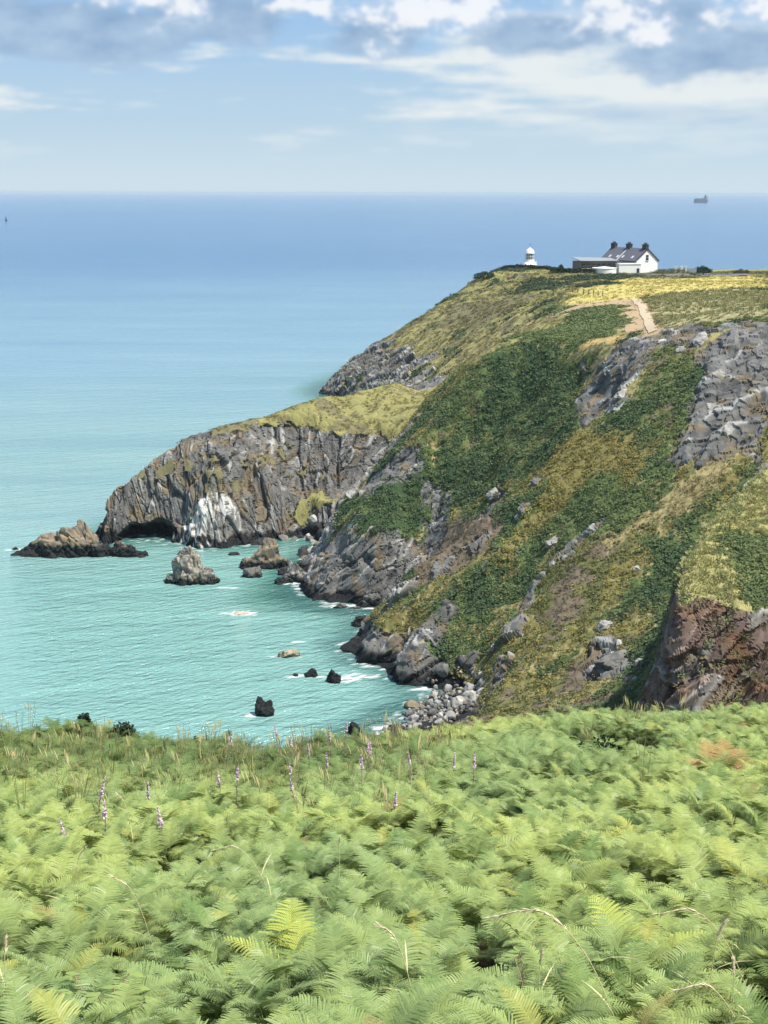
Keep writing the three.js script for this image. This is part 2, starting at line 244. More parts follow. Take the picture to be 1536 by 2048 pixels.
// what grows or lies bare at a place: h is the height, ny the steepness, d the distance from the sea
function kindAt(x, z, h, ny, d, hc) {
  const a = fbm(x * 0.1, z * 0.1, 4, 71), b = fbm(x * 0.45, z * 0.45, 3, 73);
  const p = patchAt(x, z), rib = ribAt(x, z);
  if (d < 0.3) return 'rock';
  if (ny < 0.42 && z < -142) return 'rock';
  if (pathAt(x, z) < 1.5 + 1.2 * b) return 'earth';
  if (p === 'moor') { const q = a + b; return q > 0.16 ? 'heath' : q > 0 ? 'olive' : q > -0.25 ? 'green' : 'dark'; }
  if (p === 'grass') return b > 0.2 ? 'rock' : 'grass';
  if (p === 'rock') return b + a > 0.40 ? 'heath' : 'rock';
  if (z > -152 && z < -104 && x > 22 && x < 60 && bluff(x, z) > h - 0.3 && h > 12) { if (ny < 0.62 || h < 24.4 + a) return b > 0.3 && ny > 0.5 ? 'heath' : 'red'; return x + 2.5 * a + 1.2 * b > 31.2 && z > -134 + 4 * a ? 'green' : 'tall'; }
  if (rib > 0.12 && b < 0.28 && n2(x * 0.22, z * 0.22, 67) + 0.5 * b > -0.16) return 'rock';
  const onHead = x < 9 && z < -247 + 0.4 * Math.max(0, -x - 13) && z > -312 && h < 26 && !(x > -13 && z > -252);
  if (onHead) {
    const edge = 17.3 + 3.0 * a + 2.2 * b + 1.2 * sstep(-12, -20, x) - 1.5 * sstep(-2, 5, x);
    if (x > -23 && h > edge && ny > 0.45) return b > 0.2 ? 'heathgrass' : a < -0.34 ? 'heathgrass' : b < -0.24 ? 'grassdry' : 'grass';
    if (x > -31 && x <= -22 && h > 17.6 + 2 * a && ny > 0.7) return 'heathgrass';
    if (h > 8 && h < 15 && b + a > 0.2 && ny > 0.4) return 'heathgrass';
    if (x > -2 && a + b > 0.0 && h > 9) return 'grass';
    return 'rock';
  }
  if (h < hc * (0.8 + 0.9 * a) && d < 12) return 'rock';
  if (p === 'dark') { const q = a * 0.8 + b; return q > 0.42 ? 'heath' : q > 0.24 ? 'olive' : q > 0.05 ? 'green' : 'dark'; }
  if (p) { if (p !== 'earth' && p !== 'dry' && p !== 'field' && p !== 'strawgreen' && p !== 'straw' && b > 0.36) return 'heath'; return p; }
  if (z < -300 || h > 33) {                                   // plateau and the slope of the far point
    if (ny < 0.62 && a + b > -0.1 && h < 27) return 'rock';
    if (h < 15 + 9 * a && x < 16 && a + b > -0.3) return 'rock';
    return a > 0.12 ? 'heathgrass' : a < -0.2 ? 'scrub' : ny > 0.9 ? 'grass' : (b > 0.1 ? 'heathgrass' : 'grassdry');
  }
  if (z > -150) return x > 30 && ny < 0.93 ? (a > 0.05 ? 'straw' : 'strawgreen') : a > 0 ? 'green' : 'heath';
  if (ny < 0.52 && b > -0.05) return 'rock';
  const v = a * 1.2 + b * 0.55;
  return v > 0.27 ? 'heath' : v > 0.10 ? 'olive' : v > -0.02 ? 'yellow' : v > -0.08 ? 'straw' : v > -0.27 ? 'green' : 'dark';
}
const GROUND = { dark: [0.045, 0.075, 0.032], green: [0.095, 0.13, 0.045], yellow: [0.19, 0.165, 0.06], olive: [0.13, 0.13, 0.052], heath: [0.16, 0.125, 0.088], straw: [0.30, 0.25, 0.12], strawgreen: [0.30, 0.27, 0.14], earth: [0.38, 0.28, 0.165], dry: [0.40, 0.29, 0.12], tall: [0.30, 0.28, 0.12], field: [0.44, 0.375, 0.125], scrub: [0.07, 0.095, 0.045], heathgrass: [0.16, 0.145, 0.075], grassdry: [0.27, 0.24, 0.10], grass: [0.23, 0.215, 0.085], red: [0.15, 0.095, 0.08], rock: [0.17, 0.17, 0.16] };
// fractured rock: cells stretched along the bedding, each with its own tilt
const hash = (i, j, k) => { let h = Math.imul(i, 374761393) ^ Math.imul(j, 668265263) ^ Math.imul(k, 2147483647 ^ 0x5bd1e995); h = Math.imul(h ^ (h >>> 13), 1274126177); return ((h ^ (h >>> 16)) >>> 0) / 4294967296; };
function cells(u, v, w) {
  const iu = Math.floor(u), iv = Math.floor(v), iw = Math.floor(w); let f1 = 9, f2 = 9, t = 0, id = 0;
  for (let i = iu - 1; i <= iu + 1; i++) for (let j = iv - 1; j <= iv + 1; j++) for (let k = iw - 1; k <= iw + 1; k++) {
    const a = hash(i, j, k), b = hash(i + 57, j, k - 13), c = hash(i, j - 91, k + 7), du = u - i - a, dv = v - j - b, dw = w - k - c, d = du * du + dv * dv + dw * dw;
    if (d < f1) { f2 = f1; f1 = d; id = a; t = (a - 0.5) * 1.0 + (b - 0.5) * 1.8 * du + (c - 0.5) * 1.8 * dv + (a + b - 1) * 1.2 * dw; } else if (d < f2) f2 = d;
  }
  return [t, Math.sqrt(f2) - Math.sqrt(f1), id];
}
const BED = { head: new THREE.Matrix3().set(0.95, 0.25, 0.18, -0.22, 0.96, -0.1, -0.2, 0.06, 0.97), bay: new THREE.Matrix3().set(-0.66, 0.72, 0.2, 0.70, 0.69, -0.15, -0.24, 0.04, 0.97) };
const bv = new THREE.Vector3();
function rockRelief(x, y, z, bed) {
  bv.set(x, y, z).applyMatrix3(bed);                         // x across the beds, y along them
  const big = cells(bv.x * 0.34, bv.y * 0.09, bv.z * 0.15), small = cells(bv.x * 0.85 + 7, bv.y * 0.2, bv.z * 0.34), tiny = cells(bv.x * 2.2 - 3, bv.y * 0.6, bv.z * 1.0);
  const streak = 1 - 2 * Math.abs(n3(bv.x * 0.8, bv.y * 0.12, bv.z * 0.2)), fine = n3(bv.x * 2.6, bv.y * 0.7, bv.z * 1.1);
  return [big[0] * 0.62 + small[0] * 0.36 + tiny[0] * 0.20 + streak * 0.26 + fine * 0.10 - 0.30 * sstep(0.07, 0, big[1]) - 0.14 * sstep(0.09, 0, small[1]) - 0.3, streak, small[2], small[1], fine, tiny[2], tiny[0] * 0.3 + small[0] * 0.22];
}
function rockColour(x, y, z, rel, pale) {
  const a = fbm(x * 0.13 + y * 0.09, z * 0.13 - y * 0.07, 3, 81);
  let c = mix3([0.070, 0.069, 0.065], [0.205, 0.198, 0.182], clamp(0.42 + a * 0.7 + rel[1] * 0.16 + (rel[2] - 0.5) * 0.28 + (rel[5] - 0.5) * 0.4 + rel[4] * 0.3 + pale));
  c = mix3(c, [0.20, 0.145, 0.075], clamp(sstep(0.05, 0.4, n3(x * 0.35, y * 0.35, z * 0.35)) * 0.55));                 // ochre lichen and iron stain
  if (rel[1] > 0.78 && rel[2] > 0.62) c = mix3(c, [0.46, 0.45, 0.42], 0.6 * sstep(0.78, 0.95, rel[1]));                 // quartz veins along the beds
  const tide = 1.7 + 1.1 * n3(x * 0.25, 1.5, z * 0.25) + 0.6 * rel[4];
  return mix3([0.022, 0.023, 0.024], c, sstep(tide - 0.35, tide + 0.35, y));                                            // black lichen of the splash zone
}
const GUANO = [[-33.5, 5.5, -250.5, 4.2], [-31, 8.5, -251, 3.4], [-27, 7, -252, 2.6], [-35, 2.6, -251, 3]];
function line(from, to, step) { const out = []; for (let x = from; x < to;) { out.push(x); x += typeof step === 'function' ? step(x) : step; } out.push(to); return out; }
// surface of the headland and its bay: a height sheet whose rock is pushed out along its normal
const land = (() => {
  const xs = line(-82, 330, (x) => (x < -66 ? 1 : x < 64 ? 0.42 : Math.min(6, 0.5 + (x - 64) * 0.05)));
  const zs = line(-650, -58, (z) => (z < -300 ? Math.min(2.4, 0.5 + (-300 - z) * 0.004) : z < -118 ? 0.42 : 1.2));
  const nx = xs.length, nz = zs.length, X = [], Y = [], Z = [];
  for (let j = 0; j < nz; j++) for (let i = 0; i < nx; i++) { X.push(xs[i]); Y.push(headland(xs[i], zs[j])); Z.push(zs[j]); }
  let I = [];
  for (let j = 0; j + 1 < nz; j++) for (let i = 0; i + 1 < nx; i++) { const a = j * nx + i; if (Math.max(Y[a], Y[a + 1], Y[a + nx], Y[a + nx + 1]) < -2.5) continue; I.push(a, a + nx, a + 1, a + 1, a + nx, a + nx + 1); }
  // steep faces get more points: long edges are halved and the new points set on the ground
  for (let pass = 0; pass < 4; pass++) {
    const half = new Map(), out = [];
    const cut = (a, b) => {
      if (a > b) [a, b] = [b, a];
      const key = a * 4194304 + b, got = half.get(key); if (got !== undefined) return got;
      const dx = X[a] - X[b], dy = Y[a] - Y[b], dz = Z[a] - Z[b], l2 = dx * dx + dy * dy + dz * dz, z = (Z[a] + Z[b]) / 2, x = (X[a] + X[b]) / 2, y = (Y[a] + Y[b]) / 2;
      const most = y < -0.6 || x > 66 || z > -112 ? 99 : z < -300 ? 1.0 : Math.abs(dy) < 0.16 ? 0.62 : 0.29;
      let m = -1; if (l2 > most * most) { m = X.length; X.push(x); Y.push(headland(x, z)); Z.push(z); }
      half.set(key, m); return m;
    };
    for (let t = 0; t < I.length; t += 3) {
      const v = [I[t], I[t + 1], I[t + 2]], m = [cut(v[0], v[1]), cut(v[1], v[2]), cut(v[2], v[0])], n = (m[0] >= 0) + (m[1] >= 0) + (m[2] >= 0);
      if (n === 0) out.push(v[0], v[1], v[2]);
      else if (n === 3) out.push(v[0], m[0], m[2], m[0], v[1], m[1], m[2], m[1], v[2], m[0], m[1], m[2]);
      else { let k = 0; while (n === 1 ? m[k] < 0 : m[(k + 2) % 3] >= 0) k++; const A = v[k], B = v[(k + 1) % 3], C = v[(k + 2) % 3], p = m[k], q = m[(k + 1) % 3]; if (n === 1) out.push(A, p, C, p, B, C); else out.push(p, B, q, A, p, q, A, q, C); }
    }
    I = out;
  }
  const N = X.length, P = new Float32Array(N * 3), C = new Float32Array(N * 3);
  for (let q = 0; q < N; q++) { P[q * 3] = X[q]; P[q * 3 + 1] = Y[q]; P[q * 3 + 2] = Z[q]; }
  const g = new THREE.BufferGeometry(); g.setAttribute('position', new THREE.BufferAttribute(P, 3)); g.setIndex(I); g.computeVertexNormals();
  const nn = g.attributes.normal, n = new THREE.Vector3();
  for (let q = 0; q < N; q++) {
    const x = X[q], z = Z[q], h = Y[q]; n.fromBufferAttribute(nn, q);
    if (h < -2 || x > 160) { C.set([0.1, 0.1, 0.09], q * 3); continue; }
    const [d, hc] = coastAt(x, z), k = kindAt(x, z, h, n.y, d, hc), onHead = z < -246 && x < -8 && z > -320;
    const bed = onHead ? BED.head : BED.bay;
    let push = 0, c = GROUND[k];
    if (k === 'rock' || k === 'red') {
      const rel = rockRelief(x, h, z, bed), far = sstep(-320, -420, z), rib = ribAt(x, z);
      push = lerp(rel[0] * (k === 'red' ? 0.8 : 1 + far * 0.7), rel[1] * 0.36 + rel[6] - 0.25, z > -260 && k === 'rock' ? sstep(25, 29, h) : 0) + sstep(0.05, 0.5, rib) * 0.5;
      c = rockColour(x, h, z, rel, rib * 0.25);
      if (k === 'red') c = mix3([c[0] * 0.9, c[1] * 0.64, c[2] * 0.56], c, rel[2] > 0.75 ? 0.8 : 0.1);
      if (onHead) for (const [gx, gy, gz, r] of GUANO) { const e = Math.hypot(x - gx, (h - gy) * 0.8, z - gz) / r + 0.9 * rel[4] + 0.8 * fbm(x * 0.5 + h * 0.4, z * 0.5, 3, 91); if (e < 0.9) c = mix3(c, [0.55, 0.53, 0.49], sstep(0.9, 0.55, e) * 0.9); }
    } else {
      const v = fbm(x * 0.5, z * 0.5, 3, 95), w = n2(x * 2.1, z * 2.1, 97);
      c = mix3(c, [c[0] * 1.35, c[1] * 1.3, c[2] * 1.2], clamp(v + 0.4 * w));
      c = mix3(c, [c[0] * 0.62, c[1] * 0.66, c[2] * 0.7], clamp(-v * 1.1 - 0.4 * w));
      push = k === 'earth' || pathAt(x, z) < 4 ? 0 : 0.18 * v + 0.1 * w + (k === 'grass' ? 0.9 * fbm(x * 0.3, z * 0.3, 2, 99) : 0);
    }
    C.set(c, q * 3);
    // the sea cave at the foot of the cliff is hollowed into the rock
    const ax = (x + 42.2 - 0.5 * h) / (5.4 + n2(h * 0.7, x * 0.4, 93)), ay = (h - 0.3) / (3.6 + 1.6 * n2(x * 0.5, 2, 94)), cave = onHead && z > -262.5 ? clamp(1 - ax * ax - ay * ay) * sstep(-262, -258.5, z) : 0;
    P[q * 3] += n.x * push; P[q * 3 + 1] += n.y * push * (h < 0 ? 0.3 : 1); P[q * 3 + 2] += n.z * push - Math.sqrt(cave) * 5.5 * (1 - 0.35 * ay);
  }
  g.setAttribute('color', new THREE.BufferAttribute(C, 3)); g.computeVertexNormals();
  const m = new THREE.Mesh(g, mat([1, 1, 1], 0.95, { vertexColors: true, specularIntensity: 0.3, flatShading: true })); m.name = 'headland';
  scene.add(tag(m, null, null, null, 'structure'));
  console.log('land', N, I.length / 3);
  return m;
})();
function slopeAt(x, z, h) { const e = 0.5; return new THREE.Vector3(-(headland(x + e, z) - h) / e, 1, -(headland(x, z + e) - h) / e).normalize(); }
// ---------------------------------------------------------------- the sea
function waveTexture(N, size, waves, seed) {          // a tile of summed wave trains that repeats; heights 0..1
  const r = rng(seed), d = new Float32Array(N * N), list = [];
  for (const [len, amp, n] of waves) for (let i = 0; i < n; i++) { const a = 1.5 + (r() - 0.5) * (len > 3 ? 1.3 : 2.0), k = size / (len * (0.7 + 0.6 * r())); list.push([Math.round(Math.cos(a) * k), Math.round(Math.sin(a) * k), amp / n, r() * 6.283]); }
  let lo = 1e9, hi = -1e9;
  for (let y = 0; y < N; y++) for (let x = 0; x < N; x++) { let h = 0; for (const [p, q, a, f] of list) { const s = Math.sin(2 * Math.PI * (p * x + q * y) / N + f); h += a * (1 - Math.sqrt(Math.abs(s)) * 1.0) + a * 0.35 * s; } d[y * N + x] = h; lo = Math.min(lo, h); hi = Math.max(hi, h); }
  const b = new Uint8Array(N * N * 4); for (let i = 0; i < N * N; i++) { const v = 255 * (d[i] - lo) / (hi - lo); b[i * 4] = b[i * 4 + 1] = b[i * 4 + 2] = v; b[i * 4 + 3] = 255; }
  const t = new THREE.DataTexture(b, N, N); t.wrapS = t.wrapT = THREE.RepeatWrapping; t.magFilter = THREE.LinearFilter; t.needsUpdate = true; return t;
}
const FOAM = [[-21, -208.6, 2.6, 1.3], [-13.0, -228, 2.2, 2.2], [-12.4, -234, 1.6, 2.4], [-15, -225.5, 1.5, 0.7], [-12.6, -188.4, 2.6, 0.5], [-9.6, -180, 2.6, 0.4], [-5.2, -178.6, 1.8, 1], [-3, -180, 2.4, 0.9], [-15.6, -165.6, 1.4, 0.7], [-24.3, -223, 2, 0.5], [-6, -212.8, 3.5, 0.7], [-2, -211.8, 2.5, 0.6], [-63.5, -248, 2, 0.6], [-1.2, -202, 1, 1.3], [5, -175.2, 2, 0.7], [3.2, -169, 1, 1.6], [0.5, -161.5, 2, 1], [-11.5, -195, 1.2, 0.3], [-16.5, -237, 1, 1]];
const sea = (() => {
  const xs = line(-40000, 40000, (x) => { const a = Math.abs(x + 25); return a < 50 ? 0.6 : a < 90 ? 1.2 : Math.max(1.2, (a - 80) * 0.12); });
  const zs = line(-40000, 3000, (z) => (z < -285 ? Math.max(0.9, (-280 - z) * 0.035) : z < -150 ? 0.6 : z < -60 ? 3 : 60));
  const nx = xs.length, nz = zs.length, P = new Float32Array(nx * nz * 3), C = new Float32Array(nx * nz * 3), UV = new Float32Array(nx * nz * 2), I = [];
  const deep = [0.036, 0.138, 0.27], offshore = [0.15, 0.285, 0.36], shelf = [0.19, 0.335, 0.32], shallow = [0.19, 0.37, 0.33], green = [0.060, 0.185, 0.14];  // shelf, offshore: glitter and sky reflection painted in as paleness; green: reflected headland
  for (let j = 0; j < nz; j++) for (let i = 0; i < nx; i++) {
    const q = j * nx + i, x = xs[i], z = zs[j], near = Math.abs(x) < 500 && z > -700;
    const out = Math.hypot(x - 10, z + 190);
    const big = fbm(x * 0.004, z * 0.009, 4, 101), patch = fbm(x * 0.02, z * 0.03, 3, 103);
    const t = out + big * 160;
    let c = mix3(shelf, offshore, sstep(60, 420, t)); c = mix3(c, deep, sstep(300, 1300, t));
    { const st = fbm(x * 0.012, z * 0.05, 3, 117) + 0.6 * fbm(x * 0.002, z * 0.012, 3, 119); c = mix3(c, st > 0 ? [c[0] * 1.35, c[1] * 1.18, c[2] * 1.12] : [c[0] * 0.68, c[1] * 0.80, c[2] * 0.90], clamp(Math.abs(st) * 1.5) * 0.8); }  // lighter and darker ripple streaks painted into the water colour
    if (near) {
      const [d] = coastAt(x, z), sand = sstep(-55, -14, d + patch * 26) * sstep(-120, -200, z) * 0 + sstep(95, 25, Math.hypot(x + 16, (z + 172) * 0.7) + patch * 45);
      c = mix3(c, shallow, 0.85 * clamp(sand));
      const headReflection = sstep(-13, -3, d + patch * 16) * sstep(-195, -215, z + patch * 20);                        // dark green reflection of the headland, painted into the water
      c = mix3(c, green, 0.85 * headReflection);
      c = mix3(c, [0.03, 0.10, 0.095], 0.7 * sstep(-7, -1, d + patch * 9));  // dark reflection of the shore painted along the waterline
      for (const [fx, fz, rx, rz] of FOAM) { const a = (x - fx) / rx, b = (z - fz) / rz, f = a * a + b * b + 1.6 * n2(x * 0.9, z * 1.6, 109) + 0.9 * n2(x * 2.3, z * 3.1, 111); if (f < 1) c = mix3(c, [0.78, 0.80, 0.78], sstep(1, 0.35, f) * 0.85); }
      const lace = n2(x * 0.7, z * 1.3, 113) + 0.6 * n2(x * 1.9, z * 2.6, 115);
      if (d > -1.6 && lace > 0.15 && z > -275) c = mix3(c, [0.72, 0.75, 0.73], 0.7 * sstep(0.15, 0.5, lace));
    }
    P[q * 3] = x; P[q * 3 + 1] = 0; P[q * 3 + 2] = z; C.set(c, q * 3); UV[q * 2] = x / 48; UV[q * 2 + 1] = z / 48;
  }
  for (let j = 0; j + 1 < nz; j++) for (let i = 0; i + 1 < nx; i++) { const a = j * nx + i; I.push(a, a + nx, a + 1, a + 1, a + nx, a + nx + 1); }
  const g = new THREE.BufferGeometry();
  g.setAttribute('position', new THREE.BufferAttribute(P, 3)); g.setAttribute('color', new THREE.BufferAttribute(C, 3)); g.setAttribute('uv', new THREE.BufferAttribute(UV, 2)); g.setIndex(I); g.computeVertexNormals();
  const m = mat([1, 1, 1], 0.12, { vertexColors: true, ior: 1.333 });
  m.bumpMap = waveTexture(1536, 48, [[22, 0.3, 5], [11, 0.36, 9], [4.2, 0.32, 16], [1.9, 0.3, 26], [0.9, 0.16, 22]], 5); m.bumpScale = 1.35;
  const o = new THREE.Mesh(g, m); o.name = 'sea'; console.log('sea', nx, nz);
  scene.add(tag(o, null, null, null, 'structure'));
  return o;
})();
// ---------------------------------------------------------------- rocks in the sea and on the shore
// one angular lump: a ball cut by random planes, pushed about by noise and leaned along the beds
function lump(r, [w, h, d], cuts, rough, detail) {
  let g = mergeVertices(new THREE.IcosahedronGeometry(1, detail).deleteAttribute('normal').deleteAttribute('uv'));
  const p = g.attributes.position, v = new THREE.Vector3(), planes = [], s = r() * 100;
  for (let i = 0; i < cuts; i++) { const a = r() * 6.283, b = Math.acos(1 - 1.5 * r()); planes.push([new THREE.Vector3(Math.sin(b) * Math.cos(a), Math.cos(b), Math.sin(b) * Math.sin(a)), (cuts > 20 ? 0.45 : 0.55) + 0.38 * r()]); }
  for (let i = 0; i < p.count; i++) {
    v.fromBufferAttribute(p, i);
    for (const [n, k] of planes) { const e = v.dot(n) - k; if (e > 0) v.addScaledVector(n, -e * 0.93); }
    const c = cells(v.x * 2.6 + s, v.y * 1.5 + s, v.z * 2.2 - s), k = 1 + rough * (0.9 * n3(v.x * 1.7 + s, v.y * 1.7, v.z * 1.7) + 0.4 * n3(v.x * 5 + s, v.y * 5, v.z * 5) + 0.55 * c[0] - 0.35 * sstep(0.12, 0, c[1]));
    v.multiplyScalar(k); p.setXYZ(i, v.x * w, v.y * h, v.z * d);
  }
  return g;
}
function paintRock(g, base, opt = {}) {                 // stone colours: tone of the stone, dark splash zone, ochre or white stain from the top
  const p = g.attributes.position, c = new Float32Array(p.count * 3), { ochre = 0.3, guano = 0, splash = 1.2, at = [0, 0, 0] } = opt;
  g.computeVertexNormals(); const n = g.attributes.normal;
  for (let i = 0; i < p.count; i++) {
    const x = p.getX(i) + at[0], y = p.getY(i), z = p.getZ(i) + at[2], a = n3(x * 0.8, y * 0.8, z * 0.8), b = n3(x * 2.7, y * 2.7, z * 2.7), f = n3(x * 6, y * 6, z * 6);
    let k = mix3(base, [base[0] * 1.9, base[1] * 1.88, base[2] * 1.8], clamp(0.25 + a * 0.8 + b * 0.5 + f * 0.25));
    k = mix3(k, [0.235, 0.165, 0.07], ochre * sstep(-0.1, 0.35, a - 0.3 * b + 0.1));
    if (guano) k = mix3(k, [0.60, 0.585, 0.55], guano * sstep(0.0, 0.35, b + 0.6 * a + 0.25 * f));
    const t = splash + 0.5 * a + 0.5 * b;
    k = mix3([0.018, 0.019, 0.020], k, sstep(t - 0.25, t + 0.25, y + at[1]));
    c.set(k, i * 3);
  }
  g.setAttribute('color', new THREE.BufferAttribute(c, 3)); return g;
}
const stone = mat([1, 1, 1], 0.85, { vertexColors: true, specularIntensity: 0.5 });
function rock(name, label, category, [x, y, z], lumps, base, opt = {}, group) {
  const r = rng(Math.round(x * 71 + z * 37 + 9000)), list = [];
  for (const [lx, ly, lz, w, h, d, turn = 0, lean = 0] of lumps) list.push(lump(r, [w, h, d], opt.cuts ?? 12, opt.rough ?? 0.2, opt.detail ?? 16).rotateZ(lean).rotateY(turn).translate(lx, ly, lz));
  const g = paintRock(mergeGeometries(list), base, { ...opt, at: [x, y, z] });
  const o = new THREE.Mesh(g, stone); o.name = numbered(name); o.position.set(x, y, z); scene.add(tag(o, label, category, group)); return o;
}
const grey = [0.115, 0.115, 0.11], darkStone = [0.03, 0.03, 0.031], brown = [0.13, 0.115, 0.09], paleStone = [0.24, 0.235, 0.22];
rock('rocky_reef', 'long jagged reef with ochre crest off the tip of the headland', 'reef', [-50, 0, -244.5], [[-9.5, 0, 0, 3.2, 2.0, 2.4, 0.2, 0.2], [-5.5, 0.4, -0.3, 4.2, 3.4, 3.0, 0.1, 0.4], [-1.8, 0.6, -0.4, 3.2, 5.2, 2.8, 0.3, 0.6], [0.2, 0.4, -0.8, 2.3, 5.8, 2.4, -0.2, 0.3], [2.5, 0, 0.2, 2.8, 2.9, 2.2, 0.2, 0.3], [6.0, 0, 0.4, 3.0, 2.4, 2.0, -0.1, 0.2], [8.6, -0.2, 0.3, 2.0, 1.3, 1.6, 0, 0.1]], brown, { ochre: 0.65, guano: 0.12, splash: 2.1, rough: 0.3, detail: 24 });
rock('sea_stack', 'squat sea stack with pale top and layered foot standing in the cove', 'sea stack', [-30.6, 0, -226.5], [[-0.6, 1.4, 0, 2.9, 3.3, 2.4, 0.1, 0.12], [-0.5, 4.4, -0.2, 1.35, 1.9, 1.3, 0.4, 0.1], [0.9, 2.4, 0, 1.5, 2.6, 1.6, 0, 0.1], [2.9, 0.3, 0.6, 2.4, 2.0, 1.5, -0.2, -0.5], [-2.6, 0.2, 0.4, 1.3, 1.6, 1.4, 0.3, 0.1]], [0.16, 0.15, 0.13], { ochre: 0.45, guano: 0.30, splash: 0.9, rough: 0.27, detail: 24 });
rock('islet', 'broad brown rock beside the boulder shore under the headland', 'rock', [-19.6, 0, -236.5], [[0, 0.6, 0, 3.8, 3.6, 2.8, 0.2, 0.2], [0.9, 2.4, -0.4, 1.9, 2.2, 1.6, 0.5, 0.2], [2.6, 0.2, 0.4, 2.0, 2.0, 1.7, 0.1, -0.3], [-2.6, 0, 0.5, 1.6, 1.6, 1.5]], brown, { ochre: 0.5, guano: 0.08, splash: 1.1, rough: 0.28, detail: 20 });
rock('sea_rock', 'small pointed rock just in front of the broad brown rock', 'rock', [-21.0, 0, -230.2], [[0, 0.2, 0, 1.5, 1.9, 1.1, 0.2, 0.4], [0.8, 0, 0.2, 0.9, 1.3, 0.9]], grey, { ochre: 0.3, splash: 0.7, rough: 0.3 });
rock('sea_rock', 'pale-topped angular rock at the foot of the grey buttress', 'rock', [-13.9, 0, -227.6], [[0, 0.5, 0, 2.1, 2.7, 1.8, 0.2, 0.5], [-1.2, 0, 0.5, 1.4, 1.5, 1.3, 0.6, 0.3], [1.6, 0, -0.2, 1.3, 1.4, 1.2]], grey, { guano: 0.25, splash: 0.9, rough: 0.3 });
rock('sea_rock', 'small black rock left of the pale-topped angular rock', 'rock', [-16.4, 0, -225.6], [[0, 0, 0, 0.9, 0.9, 0.7, 0, 0.2]], darkStone, { ochre: 0, splash: 0.9, rough: 0.3 });
rock('sea_rock', 'dark rock between the broad brown rock and the grey buttress', 'rock', [-15.6, 0, -231.6], [[0, 0.1, 0, 1.5, 1.5, 1.2, 0.3, 0.2], [1.3, 0, -0.6, 1.1, 1.6, 1.0]], darkStone, { ochre: 0.1, splash: 0.8, rough: 0.3 });
rock('sea_rock', 'flat pale rock awash in the middle of the turquoise cove', 'rock', [-12.5, -0.1, -188.6], [[0, 0, 0, 1.7, 0.85, 1.1, 0.2, 0.1], [-0.8, 0, 0.2, 1.0, 0.6, 0.8], [0.8, 0, 0, 1.0, 0.5, 0.8]], [0.26, 0.23, 0.18], { splash: 0.1, rough: 0.28 });
rock('sea_rock', 'low black rock left of the rounded black rock in the cove', 'rock', [-9.3, 0, -180.2], [[0, 0, 0, 1.2, 0.85, 0.8, 0.1, 0.15], [0.4, 0.2, 0, 0.6, 0.8, 0.6]], darkStone, { ochre: 0, splash: 1.6, rough: 0.3 });
rock('sea_rock', 'rounded black rock standing alone near the boulder beach', 'rock', [-6.1, 0, -177.8], [[0, 0.3, 0, 1.0, 1.25, 0.9, 0, 0.2], [-0.3, 0.9, 0, 0.5, 0.8, 0.5]], darkStone, { ochre: 0, splash: 2.5, rough: 0.28 });
rock('sea_rock', 'black twin-peaked rock nearest the bracken slope', 'rock', [-14.2, 0, -166], [[-0.4, 0.5, 0, 0.85, 1.6, 0.8, 0.2, -0.1], [0.45, 0.45, 0.1, 0.95, 1.4, 0.9, 0, -0.15], [0.1, 0.2, 0.2, 1.25, 1.1, 0.9]], darkStone, { ochre: 0, splash: 2.8, rough: 0.26 });
rock('sea_rock', 'black rock half hidden behind the bracken brow', 'rock', [-3.2, 0, -159.6], [[0, 0.3, 0, 0.8, 1.4, 0.8, 0, 0.3]], darkStone, { ochre: 0, splash: 2.8, rough: 0.26 });
rock('sea_rock', 'tiny black rock left of the low black rock', 'rock', [-11.2, 0, -180.2], [[0, 0, 0, 0.35, 0.35, 0.3]], darkStone, { ochre: 0, splash: 2, rough: 0.25, detail: 8 });
rock('sea_rock', 'pale wave-washed rock almost under water in the cove', 'rock', [-21, -0.25, -208.8], [[0, 0, 0, 2.0, 0.5, 1.2, 0.1, 0.05]], [0.32, 0.29, 0.24], { splash: -2, rough: 0.25 });
rock('sea_rock', 'low brown ledge awash under the grey buttress', 'rock', [-6.3, -0.1, -212.2], [[0, 0, 0, 1.6, 0.6, 0.9, 0.2, 0.1], [1.7, -0.1, 0.6, 1.2, 0.5, 0.8]], grey, { splash: 0.3, rough: 0.3 });
rock('sea_rock', 'black boulder in the shaded corner under the slope', 'rock', [-2.6, 0, -203], [[0, 0.2, 0, 1.7, 1.4, 1.2, 0, -0.15], [-1.2, 0, 0.4, 1.0, 0.8, 0.8]], darkStone, { ochre: 0, splash: 1.3, rough: 0.26 });
rock('sea_rock', 'tiny dark rock off the seaward end of the reef', 'rock', [-63.3, 0, -248], [[0, 0, 0, 0.7, 0.5, 0.5, 0, 0.1]], darkStone, { ochre: 0, splash: 2, rough: 0.25, detail: 8 });
rock('sea_rock', 'thin rock just breaking the water behind the sea stack', 'rock', [-25.4, 0, -244.6], [[0, 0, 0, 1.0, 0.55, 0.7, 0, 0.1]], darkStone, { ochre: 0, splash: 0.6, rough: 0.25, detail: 8 });
